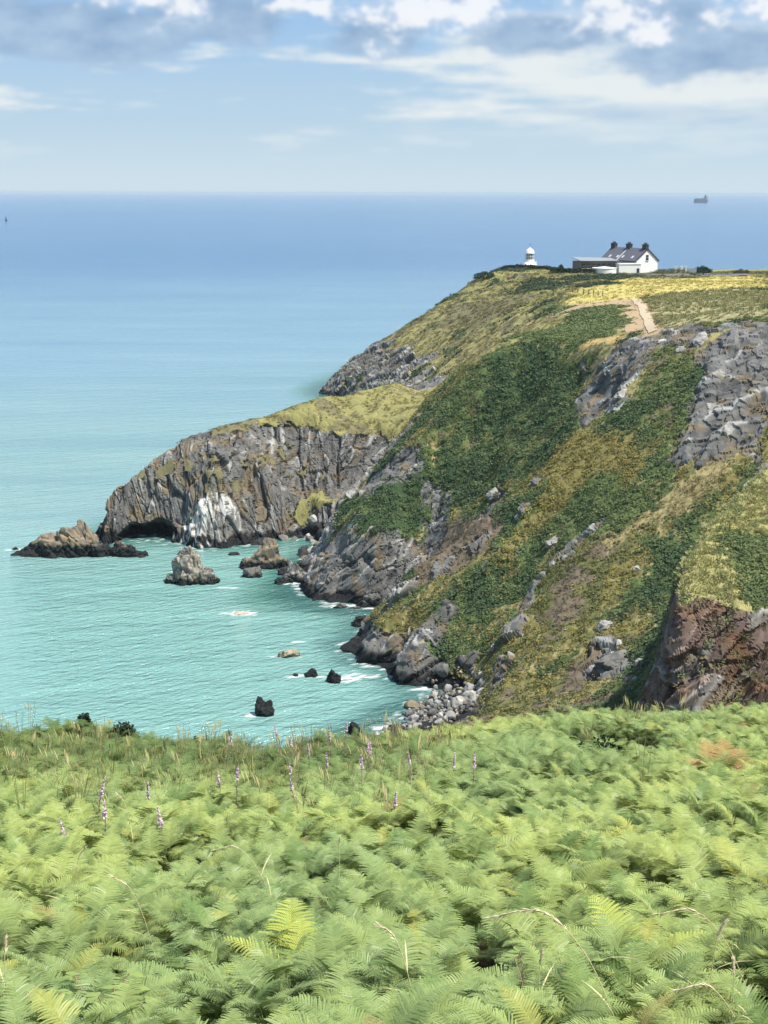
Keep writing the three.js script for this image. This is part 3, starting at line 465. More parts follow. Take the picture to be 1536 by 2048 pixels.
// outcrops that stand out of the slope
function outcrop(label, x, z, w, h, base, opt = {}) { rock('rock_outcrop', label, 'outcrop', [x, headland(x, z) + (opt.lift ?? 0), z], [[0, 0, 0, w, h, w * 0.75, 0.4, opt.lean ?? 0.5], [w * 0.6, -h * 0.2, w * 0.2, w * 0.6, h * 0.7, w * 0.5, 0, 0.3]], base, { ochre: 0.12, splash: -50, rough: 0.25, detail: 10, ...opt }); }
outcrop('pale block of rock on the crest of the yellow grass streak', 25.7, -179.6, 0.95, 0.9, paleStone);
outcrop('large pale slab below the right end of the cliff edge', 43.2, -203.2, 1.5, 1.0, [0.27, 0.265, 0.25], { lean: 0.7 });
outcrop('white stone at the very top of the cliff beside the path end', 38.9, -208.9, 0.8, 0.4, [0.36, 0.35, 0.33]);
outcrop('pale rock pair in the middle of the bracken slope', 15.8, -211, 1.2, 1.0, paleStone);
outcrop('grey rock above the olive patch in the slope', 20.2, -194, 1.0, 0.9, grey);
outcrop('small white stones low on the slope near the bluff', 26.2, -158.6, 0.6, 0.5, [0.36, 0.35, 0.32]);
outcrop('white stone among green bracken left of the bluff', 29.9, -170.2, 0.5, 0.6, [0.34, 0.33, 0.31]);
outcrop('long pale slab down the lower slope above the dark outcrop', 25.4, -163.5, 1.3, 0.7, paleStone, { lean: 0.2 });
outcrop('dark layered outcrop low on the slope over the beach', 25.2, -155.2, 2.2, 1.1, grey, { lean: 0.3 });
outcrop('small pale slab at the right end of the dark layered outcrop', 27, -150.6, 0.8, 0.7, paleStone);
outcrop('pale rocks beside the green hollow of the slope', 21.5, -183.7, 1.2, 0.8, paleStone);
outcrop('pale ledge in the rock face under the bracken', 32.3, -200.4, 1.3, 0.8, paleStone);
outcrop('white slab near the top of the right-hand rock face', 40.5, -203.5, 0.9, 0.5, paleStone);
rock('beach_block', 'big pale square block on the beach against the bracken brow', 'rock', [10.4, 1.0, -167.3], [[0, 0.3, 0, 1.6, 1.25, 1.2, 0.2, 0.05], [-1.6, 0.2, 0.3, 1.1, 0.8, 1.0, 0, 0.1], [1.3, 0.4, -0.3, 0.9, 1.5, 0.9, 0.3, -0.2]], [0.27, 0.262, 0.24], { ochre: 0.08, splash: -9, rough: 0.14, detail: 12 });
// boulders: eight shapes shared by all
const boulderShapes = []; { const r = rng(404); for (let i = 0; i < 8; i++) boulderShapes.push(lump(r, [1, 0.6 + 0.3 * r(), 0.75 + 0.2 * r()], 26, 0.16, 4)); }
const boulderGeo = boulderShapes.flatMap((g, i) => [[grey, 0.2], [paleStone, 0.05], [darkStone, 0], [brown, 0.35]].map(([b, o]) => paintRock(g.clone(), b, { ochre: o, splash: -9, at: [i * 9, 0, 0] })));
function boulder(x, y, z, size, tone, r, label, group) {
  const o = new THREE.Mesh(boulderGeo[Math.floor(r() * 8) * 4 + tone], stone); o.name = numbered('boulder');
  o.position.set(x, y, z); o.scale.setScalar(size); o.rotation.set((r() - 0.5) * 0.7, r() * 6.28, (r() - 0.5) * 0.7); scene.add(tag(o, label, 'boulder', group));
}
{
  const r = rng(31), placed = [];
  const put = (n, zone, sizes, label, group, tones) => { for (let k = 0, tries = 0; k < n && tries < n * 60; tries++) {
    const [x, z] = zone(), s = sizes(k), h = headland(x, z); if (h > 3.2 || h < -1.6) continue;
    if (placed.some(([a, b, c]) => Math.hypot(a - x, b - z) < (c + s) * 0.58)) continue;
    placed.push([x, z, s]); const tone = tones(); boulder(x, Math.max(h, -0.25) + s * 0.12, z, s, tone, r, label.replace('boulder', ['mid grey boulder', 'pale boulder', 'black boulder', 'brownish boulder'][tone]), group); k++; } };
  const beach = () => { const t = r(), x0 = lerp(11, 2.5, t), z0 = lerp(-174, -160, t); return [x0 + (r() - 0.55) * 8.5, z0 + (r() - 0.5) * 7]; };
  put(290, beach, (k) => (k < 8 ? 1.0 + 0.4 * r() : k < 60 ? 0.5 + 0.35 * r() : 0.24 + 0.22 * r()), 'boulder in the heap on the cove beach below the slope', 'boulders on the cove beach', () => [0, 0, 1, 1, 2, 3][Math.floor(r() * 6)]);
  const inlet = () => { const t = r(); return [lerp(-20, -12.5, t) + (r() - 0.5) * 5, lerp(-252, -240, t) + (r() - 0.5) * 9]; };
  put(64, inlet, (k) => (k < 6 ? 1.5 + 0.5 * r() : k < 26 ? 0.85 + 0.4 * r() : 0.5 + 0.3 * r()), 'boulder in the dark heap between headland and buttress', 'boulders in the inlet behind the buttress', () => [0, 2, 2, 2, 1, 3][Math.floor(r() * 6)]);
  const gully = () => [-13.5 + (r() - 0.5) * 6, -256 + (r() - 0.5) * 5];
  put(12, gully, () => 1.0 + 0.7 * r(), 'boulder at the foot of the grassy gully', 'boulders at the foot of the grassy gully', () => [2, 2, 1, 0][Math.floor(r() * 4)]);
}
// ---------------------------------------------------------------- plant cover of the headland
function leafClump(r, n, w, h, leaf, droop) {           // loose dome of small leaf faces
  const P = [], N = [], a = new THREE.Vector3(), t = new THREE.Vector3(), b = new THREE.Vector3(), c = new THREE.Vector3();
  for (let i = 0; i < n; i++) {
    const f = r() * 6.283, q = Math.sqrt(r()), y = (1 - q * q) * h * (0.35 + 0.65 * r());
    a.set(Math.cos(f) * q * w, y, Math.sin(f) * q * w);
    t.set(Math.cos(f + (r() - 0.5) * 2.4), (r() - 0.35 - droop), Math.sin(f + (r() - 0.5) * 2.4)).normalize();
    b.set(r() - 0.5, r() * 0.6, r() - 0.5).cross(t).normalize();
    const L = leaf * (0.6 + 0.8 * r()), W = L * (0.26 + 0.16 * r());
    const p0 = a.clone(), p1 = a.clone().addScaledVector(t, L * 0.5).addScaledVector(b, W), p2 = a.clone().addScaledVector(t, L).add(c.set(0, -0.15 * L, 0)), p3 = a.clone().addScaledVector(t, L * 0.5).addScaledVector(b, -W);
    for (const p of [p0, p1, p2, p0, p2, p3]) P.push(p.x, p.y, p.z);
  }
  const g = new THREE.BufferGeometry(); g.setAttribute('position', new THREE.Float32BufferAttribute(P, 3)); g.computeVertexNormals(); return g;
}
function grassTuft(r, n, w, h) {
  const P = [];
  for (let i = 0; i < n; i++) {
    const f = r() * 6.283, q = Math.sqrt(r()) * w, x = Math.cos(f) * q, z = Math.sin(f) * q, k = h * (0.5 + 0.7 * r()), e = f + (r() - 0.5) * 3, lx = Math.cos(e) * k * (0.25 + 0.5 * r()), lz = Math.sin(e) * k * (0.25 + 0.5 * r()), s = 0.045 + 0.03 * r(), px = -Math.sin(e) * s, pz = Math.cos(e) * s;
    P.push(x - px, 0, z - pz, x + px, 0, z + pz, x + lx * 0.4 + px * 0.8, k * 0.65, z + lz * 0.4 + pz * 0.8, x - px, 0, z - pz, x + lx * 0.4 + px * 0.8, k * 0.65, z + lz * 0.4 + pz * 0.8, x + lx, k * 0.9, z + lz);
  }
  const g = new THREE.BufferGeometry(); g.setAttribute('position', new THREE.Float32BufferAttribute(P, 3)); g.computeVertexNormals(); return g;
}
const leafMat = mat([1, 1, 1], 0.9, { side: THREE.DoubleSide, transmission: 0.28, specularIntensity: 0.4 });
const grassMat = mat([1, 1, 1], 0.9, { side: THREE.DoubleSide, transmission: 0.25, specularIntensity: 0.3 });
function scatter(name, label, geos, material, list) {     // list: [x, y, z, nx, ny, nz, size, colour]
  const q = new THREE.Quaternion(), up = new THREE.Vector3(0, 1, 0), n = new THREE.Vector3(), m = new THREE.Matrix4(), s = new THREE.Vector3(), p = new THREE.Vector3(), spin = new THREE.Quaternion(), r = rng(name.length * 991), col = new THREE.Color();
  geos.forEach((g, gi) => {
    const part = list.filter((_, i) => i % geos.length === gi); if (!part.length) return;
    const o = new THREE.InstancedMesh(g, material, part.length); o.name = numbered(name);
    part.forEach((a, i) => { n.set(a[3], a[4], a[5]); n.lerp(up, 0.35).normalize(); q.setFromUnitVectors(up, n).multiply(spin.setFromAxisAngle(up, r() * 6.283)); s.set(a[6], a[6] * (0.8 + 0.4 * r()), a[6]); m.compose(p.set(a[0], a[1], a[2]), q, s); o.setMatrixAt(i, m); o.setColorAt(i, col.setRGB(...a[7])); });
    scene.add(tag(o, label, 'vegetation', null, 'stuff'));
  });
}
const PLANT = { // kind: leaf colour low, high, clumps per square metre near and far, size, form
  dark: [[0.055, 0.095, 0.045], [0.14, 0.20, 0.088], 2.6, 0.95, 0], green: [[0.09, 0.13, 0.05], [0.215, 0.255, 0.10], 2.4, 0.85, 0], yellow: [[0.16, 0.15, 0.045], [0.44, 0.37, 0.11], 2.1, 0.75, 0], olive: [[0.10, 0.12, 0.04], [0.24, 0.24, 0.08], 2.0, 0.75, 0],
  heath: [[0.13, 0.105, 0.065], [0.26, 0.21, 0.12], 0.9, 0.7, 0], scrub: [[0.038, 0.062, 0.028], [0.085, 0.105, 0.05], 1.2, 0.9, 0], straw: [[0.26, 0.22, 0.10], [0.44, 0.38, 0.19], 2.2, 0.8, 1], strawgreen: [[0.12, 0.15, 0.06], [0.38, 0.34, 0.16], 1.4, 0.75, 1], heathgrass: [[0.12, 0.115, 0.05], [0.25, 0.22, 0.10], 1.1, 0.75, 1], grassdry: [[0.22, 0.20, 0.08], [0.38, 0.33, 0.15], 1.3, 0.7, 1], grass: [[0.15, 0.155, 0.055], [0.36, 0.32, 0.13], 2.2, 0.6, 1], tall: [[0.28, 0.29, 0.11], [0.52, 0.49, 0.23], 3.2, 0.85, 1], field: [[0.38, 0.33, 0.10], [0.54, 0.46, 0.17], 0.7, 0.6, 1], dry: [[0.34, 0.26, 0.1], [0.42, 0.32, 0.14], 0.3, 0.5, 1], earth: [[0.2, 0.19, 0.08], [0.3, 0.26, 0.12], 0.12, 0.5, 1],
};
{
  const r = rng(2024), clumps = [], tufts = [];
  const sow = (x0, x1, z0, z1, thin, size) => {
    const N = Math.round((x1 - x0) * (z1 - z0) * 3.4 * thin);
    for (let i = 0; i < N; i++) {
      const x = lerp(x0, x1, r()), z = lerp(z0, z1, r()), u = r(), t = r(), e = r(), h = headland(x, z); if (h < 1.2) continue;
      const n = slopeAt(x, z, h), [d, hc] = coastAt(x, z), k = kindAt(x + (e - 0.5) * 2.6, z + (t - 0.5) * 2.6, h, n.y, d, hc);
      let pl = PLANT[k]; if (!pl) { if (u > 0.02 || n.y < 0.5) continue; pl = PLANT.heath; }
      if (u * 3.4 > pl[2] / Math.max(n.y, 0.45)) continue;
      const tone = clamp(t * 0.75 + 0.5 * fbm(x * 0.3, z * 0.3, 2, 121) + 0.12);
      (pl[4] ? tufts : clumps).push([x, h - 0.05, z, n.x, n.y, n.z, pl[3] * (0.6 + 0.75 * e) * size, mix3(pl[0], pl[1], tone)]);
    }
  };
  sow(-15, 62, -252, -120, 2.2, 0.62); sow(-40, 16, -312, -250, 2.0, 0.62); sow(16, 100, -330, -252, 0.8, 0.9); sow(-14, 150, -560, -330, 0.4, 1.3); sow(62, 110, -252, -180, 0.4, 1.1); sow(10, 60, -120, -62, 0.3, 1.3);
  sow(23, 46, -146, -112, 2.6, 0.6);
  console.log('clumps', clumps.length, 'tufts', tufts.length);
  const rr = rng(5);
  scatter('slope_bracken_cover', 'bracken, gorse and heather covering the slopes of the headland', [0, 1, 2].map(() => leafClump(rr, 22, 0.62, 0.55, 0.42, 0.1)), leafMat, clumps);
  scatter('headland_grass_cover', 'rough dry grass on the crests and fields of the headland', [0, 1, 2].map(() => grassTuft(rr, 16, 0.55, 0.55)), grassMat, tufts);
}
// ---------------------------------------------------------------- the station on the point
const M = { white: mat([0.80, 0.80, 0.78], 0.8), cream: mat([0.70, 0.69, 0.65], 0.85), slate: mat([0.105, 0.10, 0.115], 0.7), darkTrim: mat([0.035, 0.035, 0.04], 0.7), pane: mat([0.03, 0.035, 0.04], 0.12), metalRoof: mat([0.36, 0.38, 0.38], 0.45), brickWall: mat([0.16, 0.14, 0.12], 0.9), steel: mat([0.4, 0.41, 0.42], 0.4, { metalness: 0.6 }), tar: mat([0.13, 0.13, 0.135], 0.95), gravel: mat([0.46, 0.42, 0.35], 1), wood: mat([0.10, 0.085, 0.07], 0.9), galvanised: mat([0.30, 0.31, 0.32], 0.6), copper: mat([0.55, 0.56, 0.55], 0.5), lens: mat([0.16, 0.19, 0.17], 0.2, { metalness: 0.3 }) };
function part(name, g, m, parent, at, turn) { const o = new THREE.Mesh(g, m); o.name = name; if (at) o.position.set(...at); if (turn) o.rotation.set(...turn); parent.add(o); return o; }
const box = (w, h, d) => new THREE.BoxGeometry(w, h, d);
const cyl = (a, b, h, n = 24) => new THREE.CylinderGeometry(a, b, h, n);
function thing(name, label, category, [x, y, z], turn = 0, group) { const o = new THREE.Group(); o.name = numbered(name); o.position.set(x, y, z); o.rotation.y = turn; scene.add(o); o.userData = { label, category }; if (group) o.userData.group = group; return o; }
const done = (o) => tag(o);
const onGround = (x, z, dy = 0) => [x, headland(x, z) + dy, z];
function gablePrism(w, h, d) { const s = new THREE.Shape([new THREE.Vector2(-w / 2, 0), new THREE.Vector2(w / 2, 0), new THREE.Vector2(0, h)]); return new THREE.ExtrudeGeometry(s, { depth: d, bevelEnabled: false }); }
function windowOf(parent, w, h, at, turn) { const f = part('window', box(w, h, 0.14), M.darkTrim, parent, at, turn); part('pane', box(w * 0.8, h * 0.82, 0.05), M.pane, f, [0, 0, 0.06]); part('glazing_bar', box(w * 0.84, 0.07, 0.05), M.white, f, [0, 0, 0.08]); part('sill', box(w * 1.25, 0.12, 0.3), M.cream, f, [0, -h / 2 - 0.06, 0.1]); return f; }
{ // keepers' house: gable towards us, long side running away to the left
  const W = 10.4, L = 18.5, E = 4.7, RH = 4.0, yaw = 33 * R, x = 92.4, z = -531;
  const o = thing('keepers_house', 'white gabled house with slate roof and three dark chimneys on the point', 'house', [x, headland(x, z) - 0.1, z], yaw);
  part('wall', box(W, E, L), M.white, o, [0, E / 2, -L / 2]);
  const gab = part('gable_wall', gablePrism(W, RH, 0.4), M.white, o, [0, E, -0.4]); part('gable_wall', gablePrism(W, RH, 0.4), M.white, o, [0, E, -L]);
  const slope = Math.hypot(W / 2 + 0.4, RH * (W / 2 + 0.4) / (W / 2)), ang = Math.atan2(RH, W / 2);
  for (const s of [-1, 1]) {
    const rf = part('roof_slope', box(slope, 0.22, L + 0.3), M.slate, o, [s * (W / 4 + 0.16), E + RH / 2 - 0.02, -L / 2], [0, 0, -s * ang]);
    part('verge', box(slope + 0.06, 0.3, 0.24), M.darkTrim, rf, [0, 0.02, L / 2 + 0.24]); part('gutter', box(0.2, 0.2, L + 0.3), M.darkTrim, rf, [s * slope / 2, -0.16, 0]);
    if (s < 0) { for (const k of [-5.6, -1.6, 1.2, 6.2]) part('rooflight', box(1.25, 0.1, 0.85), M.copper, rf, [-1.5, 0.17, k]); part('roof_joint', box(slope, 0.1, 0.3), M.cream, rf, [0, 0.13, -0.4]); }
  }
  for (const k of [-1.0, -9.4, -17.4]) { const c = part('chimney', box(1.3, 2.1, 2.0), M.darkTrim, o, [0, E + RH + 0.5, k]); part('chimney_cap', box(1.6, 0.24, 2.3), M.darkTrim, c, [0, 0.95, 0]); for (const q of [-0.55, 0.1, 0.65]) part('chimney_pot', cyl(0.17, 0.2, 0.6, 8), M.darkTrim, c, [0, 1.35, q]); }
  windowOf(o, 1.2, 1.9, [0.1, E + 1.0, 0.03]);
  part('downpipe', cyl(0.08, 0.08, E, 8), M.darkTrim, o, [-W / 2 + 0.15, E / 2, 0.1]);
  for (const k of [-3, -6.5, -10, -14]) windowOf(o, 1.0, 1.5, [-W / 2 - 0.03, 2.6, k], [0, -Math.PI / 2, 0]);
  done(o);
}
{ const x = 85.0, z = -526, o = thing('store_building', 'plain white flat-roofed outbuilding in front of the keepers house', 'outbuilding', onGround(x, z, -0.2), 12 * R);
  part('wall', box(8.0, 3.5, 4), M.white, o, [0, 1.75, 0]); part('coping', box(8.3, 0.2, 4.3), M.cream, o, [0, 3.6, 0]);
  const d = part('door', box(0.95, 2.1, 0.12), M.darkTrim, o, [3.0, 1.05, 2.03]); part('handle', box(0.1, 0.1, 0.1), M.steel, d, [0.3, 0, 0.08]); done(o); }
{ const x = 73.8, z = -529, o = thing('low_building', 'long low building with pale metal roof and row of dark windows', 'building', onGround(x, z, -0.2), 14 * R);
  part('wall', box(13.5, 4.2, 8), M.brickWall, o, [0, 2.1, 0]);
  const rf = part('roof', box(15, 0.25, 9.4), M.metalRoof, o, [0.3, 4.75, 0], [5 * R, 0, -1.5 * R]); for (let k = -7; k <= 7; k++) part('roof_seam', box(0.08, 0.08, 9.4), M.galvanised, rf, [k, 0.16, 0]);
  part('fascia', box(15, 0.35, 0.2), M.darkTrim, o, [0.3, 4.3, 4.72]);
  for (let k = 0; k < 6; k++) windowOf(o, 1.2, 1.5, [-5.8 + k * 1.9, 2.7, 4.03]); const d = part('door', box(1.1, 2.3, 0.12), M.darkTrim, o, [5.7, 1.2, 4.04]); part('handle', box(0.1, 0.1, 0.1), M.steel, d, [0.35, 0, 0.08]); done(o); }
{ const x = 75.9, z = -519.5, o = thing('water_tank', 'low round white tank with shallow lid beside the outbuilding', 'tank', onGround(x, z, -0.25));
  part('tank_wall', cyl(4.05, 4.05, 2.4, 40), M.white, o, [0, 1.2, 0]); part('lid', cyl(0.6, 4.2, 0.5, 40), M.cream, o, [0, 2.65, 0]); part('lid_rim', new THREE.TorusGeometry(4.15, 0.09, 8, 40), M.white, o, [0, 2.42, 0], [Math.PI / 2, 0, 0]); part('hatch', box(0.9, 0.2, 0.9), M.galvanised, o, [0.9, 2.82, 0.5]); done(o); }
{ // lighthouse
  const x = 51.6, z = -536, y = headland(x, z) - 0.6, o = thing('lighthouse', 'short white lighthouse with domed glazed lantern behind the hedge', 'lighthouse', [x, y, z]);
  part('tower', new THREE.LatheGeometry([[2.75, 0], [2.6, 0.4], [2.5, 1.6], [2.5, 2.0], [2.15, 2.1], [2.0, 2.9], [0, 2.9]].map((p) => new THREE.Vector2(...p)), 40), M.white, o);
  part('gallery', cyl(2.75, 2.55, 0.25, 40), M.white, o, [0, 1.95, 0]);
  part('lantern_base', cyl(1.6, 1.7, 1.0, 32), M.white, o, [0, 3.3, 0]);
  const lan = part('lantern', cyl(1.42, 1.42, 2.3, 24), M.lens, o, [0, 4.9, 0]);
  for (let k = 0; k < 12; k++) { const a = k * Math.PI / 6; part('glazing_bar', box(0.12, 2.3, 0.12), M.white, lan, [Math.cos(a) * 1.48, 0, Math.sin(a) * 1.48], [0, -a, 0]); }
  for (const k of [-1.1, 0, 1.1]) part('glazing_ring', new THREE.TorusGeometry(1.49, 0.06, 6, 32), M.white, lan, [0, k, 0], [Math.PI / 2, 0, 0]);
  const dm = part('dome', new THREE.LatheGeometry([[1.72, 0], [1.72, 0.15], [1.55, 0.3], [1.45, 0.75], [1.15, 1.25], [0.7, 1.6], [0.3, 1.75], [0, 1.78]].map((p) => new THREE.Vector2(...p)), 36), M.white, o, [0, 6.0, 0]);
  part('vent_ball', new THREE.SphereGeometry(0.26, 16, 12), M.white, dm, [0, 1.95, 0]); part('weather_vane', cyl(0.035, 0.05, 1.5, 8), M.darkTrim, dm, [0, 2.8, 0]); part('vane_arrow', box(0.9, 0.1, 0.05), M.darkTrim, dm, [0.05, 3.1, 0]);
  for (let k = 0; k < 16; k++) { const a = k * Math.PI / 8; part('railing_post', cyl(0.03, 0.03, 1.0, 6), M.white, o, [Math.cos(a) * 2.6, 2.55, Math.sin(a) * 2.6]); }
  for (const k of [2.6, 3.05]) part('handrail', new THREE.TorusGeometry(2.6, 0.035, 6, 40), M.white, o, [0, k, 0], [Math.PI / 2, 0, 0]);
  done(o);
}
// shrubs and hedges: each a body of leaf clumps
const bushGeo = {};
function bush(name, label, category, x, z, w, h, d, tint, dens = 1, group, y) {
  const r = rng(Math.round(x * 13 + z * 7 + 5000)), P = [], fine = y !== undefined, N = Math.round((fine ? 150 : 55) * Math.max(w, 1) * Math.max(d, 1) * dens), list = [], o = new THREE.Group(); o.name = numbered(name);
  const y0 = y ?? headland(x, z); o.position.set(x, y0 - 0.1, z);
  for (let i = 0; i < N; i++) { const a = r() * 6.283, b = Math.acos(1 - 1.15 * r()), k = 0.72 + 0.28 * r() + 0.15 * n3(Math.cos(a) * 2 + x, b * 2, Math.sin(a) * 2); list.push(leafClump(r, 7, fine ? 0.13 : 0.26, fine ? 0.1 : 0.2, fine ? 0.085 : 0.26 * Math.min(1.6, Math.max(0.7, h * 0.6)), 0).rotateX((r() - 0.5) * 1.5).rotateZ((r() - 0.5) * 1.5).translate(Math.sin(b) * Math.cos(a) * w * k, Math.max(0, Math.cos(b)) * h * k, Math.sin(b) * Math.sin(a) * d * k)); }
  const m = new THREE.Mesh(mergeGeometries(list), mat(tint, 0.9, { side: THREE.DoubleSide, transmission: 0.2, specularIntensity: 0.3 })); m.name = 'foliage'; o.add(m);
  const br = []; for (let i = 0; i < 6; i++) { const a = r() * 6.283, e = new THREE.Vector3(Math.cos(a) * w * 0.6, h * 0.75, Math.sin(a) * d * 0.6); br.push(new THREE.TubeGeometry(new THREE.LineCurve3(new THREE.Vector3(0, -0.1, 0), e), 1, 0.03 + 0.02 * h, 5)); }
  const t = new THREE.Mesh(mergeGeometries(br), M.wood); t.name = 'stem'; o.add(t);
  scene.add(tag(o, label, category, group)); return o;
}
const dkGreen = [0.035, 0.062, 0.028];
bush('round_shrub', 'small round dark shrub between lighthouse and low building', 'shrub', 62, -530, 1.15, 1.9, 1.1, [0.03, 0.05, 0.025], 2.2);
bush('scrub_mound', 'dark scrub mound at the seaward corner of the plateau', 'shrub', 34.5, -516, 4.2, 2.1, 3, dkGreen, 0.55);
bush('scrub_mound', 'dark bush behind the gate pillars at the car park', 'shrub', 113, -534, 3.4, 2.7, 2.2, dkGreen, 0.8);
bush('scrub_mound', 'brown-green mound on the right skyline of the plateau', 'shrub', 126, -530, 3.4, 1.7, 2.2, [0.075, 0.07, 0.04], 0.6);
bush('scrub_mound', 'low grassy bank in front of the gable wall', 'bank', 99, -522, 7.5, 1.9, 2.4, [0.16, 0.16, 0.06], 0.45);
bush('scrub_mound', 'olive bank at the right edge of the plateau skyline', 'bank', 138, -521, 7, 1.5, 3, [0.13, 0.12, 0.06], 0.4);
function hedge(label, x0, z0, x1, z1, h, w, tint) { // a clipped hedge: leaf clumps along a line
  const o = new THREE.Group(); o.name = numbered('hedge'); const L = Math.hypot(x1 - x0, z1 - z0), r = rng(Math.round(x0 * 31 + 7)), list = [], y0 = headland(x0, z0); o.position.set(x0, y0, z0);
  for (let i = 0; i < L * 26; i++) { const t = r(), x = lerp(x0, x1, t), z = lerp(z0, z1, t); list.push(leafClump(r, 6, 0.4, 0.3, 0.42, 0).rotateX((r() - 0.5) * 1.8).translate(x - x0 + (r() - 0.5) * w, headland(x, z) - y0 - 0.1 + h * Math.sqrt(r()) * (0.85 + 0.3 * n2(x * 0.4, z * 0.4, 3)), z - z0 + (r() - 0.5) * w)); }
  const m = new THREE.Mesh(mergeGeometries(list), mat(tint, 0.9, { side: THREE.DoubleSide, transmission: 0.15, specularIntensity: 0.3 })); m.name = 'foliage'; o.add(m);
  const br = []; for (let i = 0; i < L / 2; i++) { const t = (i + 0.5) / (L / 2), x = lerp(x0, x1, t), z = lerp(z0, z1, t); br.push(cyl(0.05, 0.08, h * 0.8, 6).translate(x - x0, headland(x, z) - y0 + h * 0.38, z - z0)); }
  const t = new THREE.Mesh(mergeGeometries(br), M.wood); t.name = 'stem'; o.add(t);
  scene.add(tag(o, label, 'hedge'));
}
hedge('long low dark hedge on the skyline under the lighthouse', 36, -527, 60.5, -526, 1.25, 1.4, [0.032, 0.05, 0.026]);
hedge('dark clipped hedge in front of the long low building', 56.5, -512, 72, -517, 1.9, 1.8, [0.028, 0.045, 0.022]);
{ // gate pillars, boundary walling and fence beside the car park
  const x = 104, z = -529, o = thing('gate_wall', 'pale gate pillars with grey boarding beside the car park', 'gate', onGround(x, z, -0.1), 4 * R);
  for (const k of [-1.7, 0.2, 1.9]) { const p = part('pillar', box(0.55, 2.5, 0.55), M.cream, o, [k, 1.25, 0]); part('cap', box(0.75, 0.2, 0.75), M.white, p, [0, 1.35, 0]); }
  for (const k of [-0.75, 1.05]) for (let q = 0; q < 5; q++) part('board', box(1.3, 0.3, 0.08), M.metalRoof, o, [k, 0.4 + q * 0.38, 0]);
  for (let q = 0; q < 9; q++) part('board', box(0.36, 1.9, 0.08), M.galvanised, o, [2.5 + q * 0.38, 0.95, 0]); done(o);
}
{ const pts = [[51, -406.7], [51.3, -398], [51.6, -389], [52, -382], [52.5, -377], [53.1, -373], [53.8, -369.8], [49.8, -412]]; pts.forEach(([x, z]) => { const o = thing('fence_post', 'weathered post in the short row beside the bare ground', 'fence post', onGround(x, z, -0.1), 0.3, 'fence posts at the edge of the field'); part('post', cyl(0.1, 0.12, 1.5, 8), M.wood, o, [0, 0.75, 0]); part('wire_staple', box(0.28, 0.06, 0.28), M.galvanised, o, [0, 1.3, 0]); done(o); }); }
// path and car park: sheets that follow the ground
function ribbon(name, pts, width, m, lift) {
  const curve = new THREE.CatmullRomCurve3(pts.map(([x, z]) => new THREE.Vector3(x, 0, z))), n = 240, P = [], I = [], UV = [], K = 6;
  for (let i = 0; i <= n; i++) { const p = curve.getPoint(i / n), t = curve.getTangent(i / n), w = (typeof width === 'function' ? width(i / n) : width) * (1 + 0.25 * n2(i * 0.11, 2, 17)); for (let k = 0; k <= K; k++) { const s = (k / K - 0.5) * w, x = p.x - t.z * s, z = p.z + t.x * s; P.push(x, headland(x, z) + lift, z); UV.push(s, i); } }
  for (let i = 0; i < n; i++) for (let k = 0; k < K; k++) { const a = i * (K + 1) + k; I.push(a, a + 1, a + K + 1, a + 1, a + K + 2, a + K + 1); }
  const g = new THREE.BufferGeometry(); g.setAttribute('position', new THREE.Float32BufferAttribute(P, 3)); g.setAttribute('uv', new THREE.Float32BufferAttribute(UV, 2)); g.setIndex(I); g.computeVertexNormals();
  const o = new THREE.Mesh(g, m); o.name = name; scene.add(tag(o, null, null, null, 'structure')); return o;
}
ribbon('path', PATH, (t) => 2.0 - 0.7 * t, mat([0.45, 0.355, 0.235], 1), 0.12);
ribbon('car_park', [[84, -506], [96, -508], [108, -508], [122, -503]], 15, M.tar, 0.3);
ribbon('gravel_verge', [[92, -492], [104, -493], [116, -491]], 4, M.gravel, 0.3);
// ---------------------------------------------------------------- ship and buoy
{ const o = thing('cargo_ship', 'distant dark cargo ship on the horizon to the right', 'ship', [2080, 0, -10000], -38 * R), hull = mat([0.03, 0.05, 0.09], 0.7), deck = mat([0.10, 0.13, 0.18], 0.8);
  const s = new THREE.Shape([[-46, 0], [40, 0], [50, 17], [38, 15], [-46, 15]].map((p) => new THREE.Vector2(...p))); part('hull', new THREE.ExtrudeGeometry(s, { depth: 22, bevelEnabled: false }), hull, o, [0, 0, -11]);
  const house = part('superstructure', box(18, 24, 20), deck, o, [34, 26, 0]); part('bridge_deck', box(12, 4, 26), hull, house, [0, 13, 0]); part('funnel', box(7, 12, 6), hull, house, [-2, 20, 0]);
  for (let k = 0; k < 4; k++) part('cargo_stack', box(14, 11 + (k % 2) * 4, 20), deck, o, [-37 + k * 16, 20 + (k % 2) * 2, 0]); part('mast', cyl(0.5, 0.8, 16, 8), hull, o, [-43, 31, 0]); done(o); }
{ const o = thing('navigation_buoy', 'tiny dark navigation buoy far out at the left edge', 'buoy', [-795, 0, -3180]), dark = mat([0.02, 0.03, 0.035], 0.6);
  part('float', cyl(2.6, 2.2, 2.4, 20), dark, o, [0, 0.8, 0]); part('tower', cyl(0.6, 1.7, 6, 12), dark, o, [0, 5, 0]); part('top_mark', new THREE.ConeGeometry(0.9, 1.8, 12), dark, o, [0, 9, 0]); done(o); }
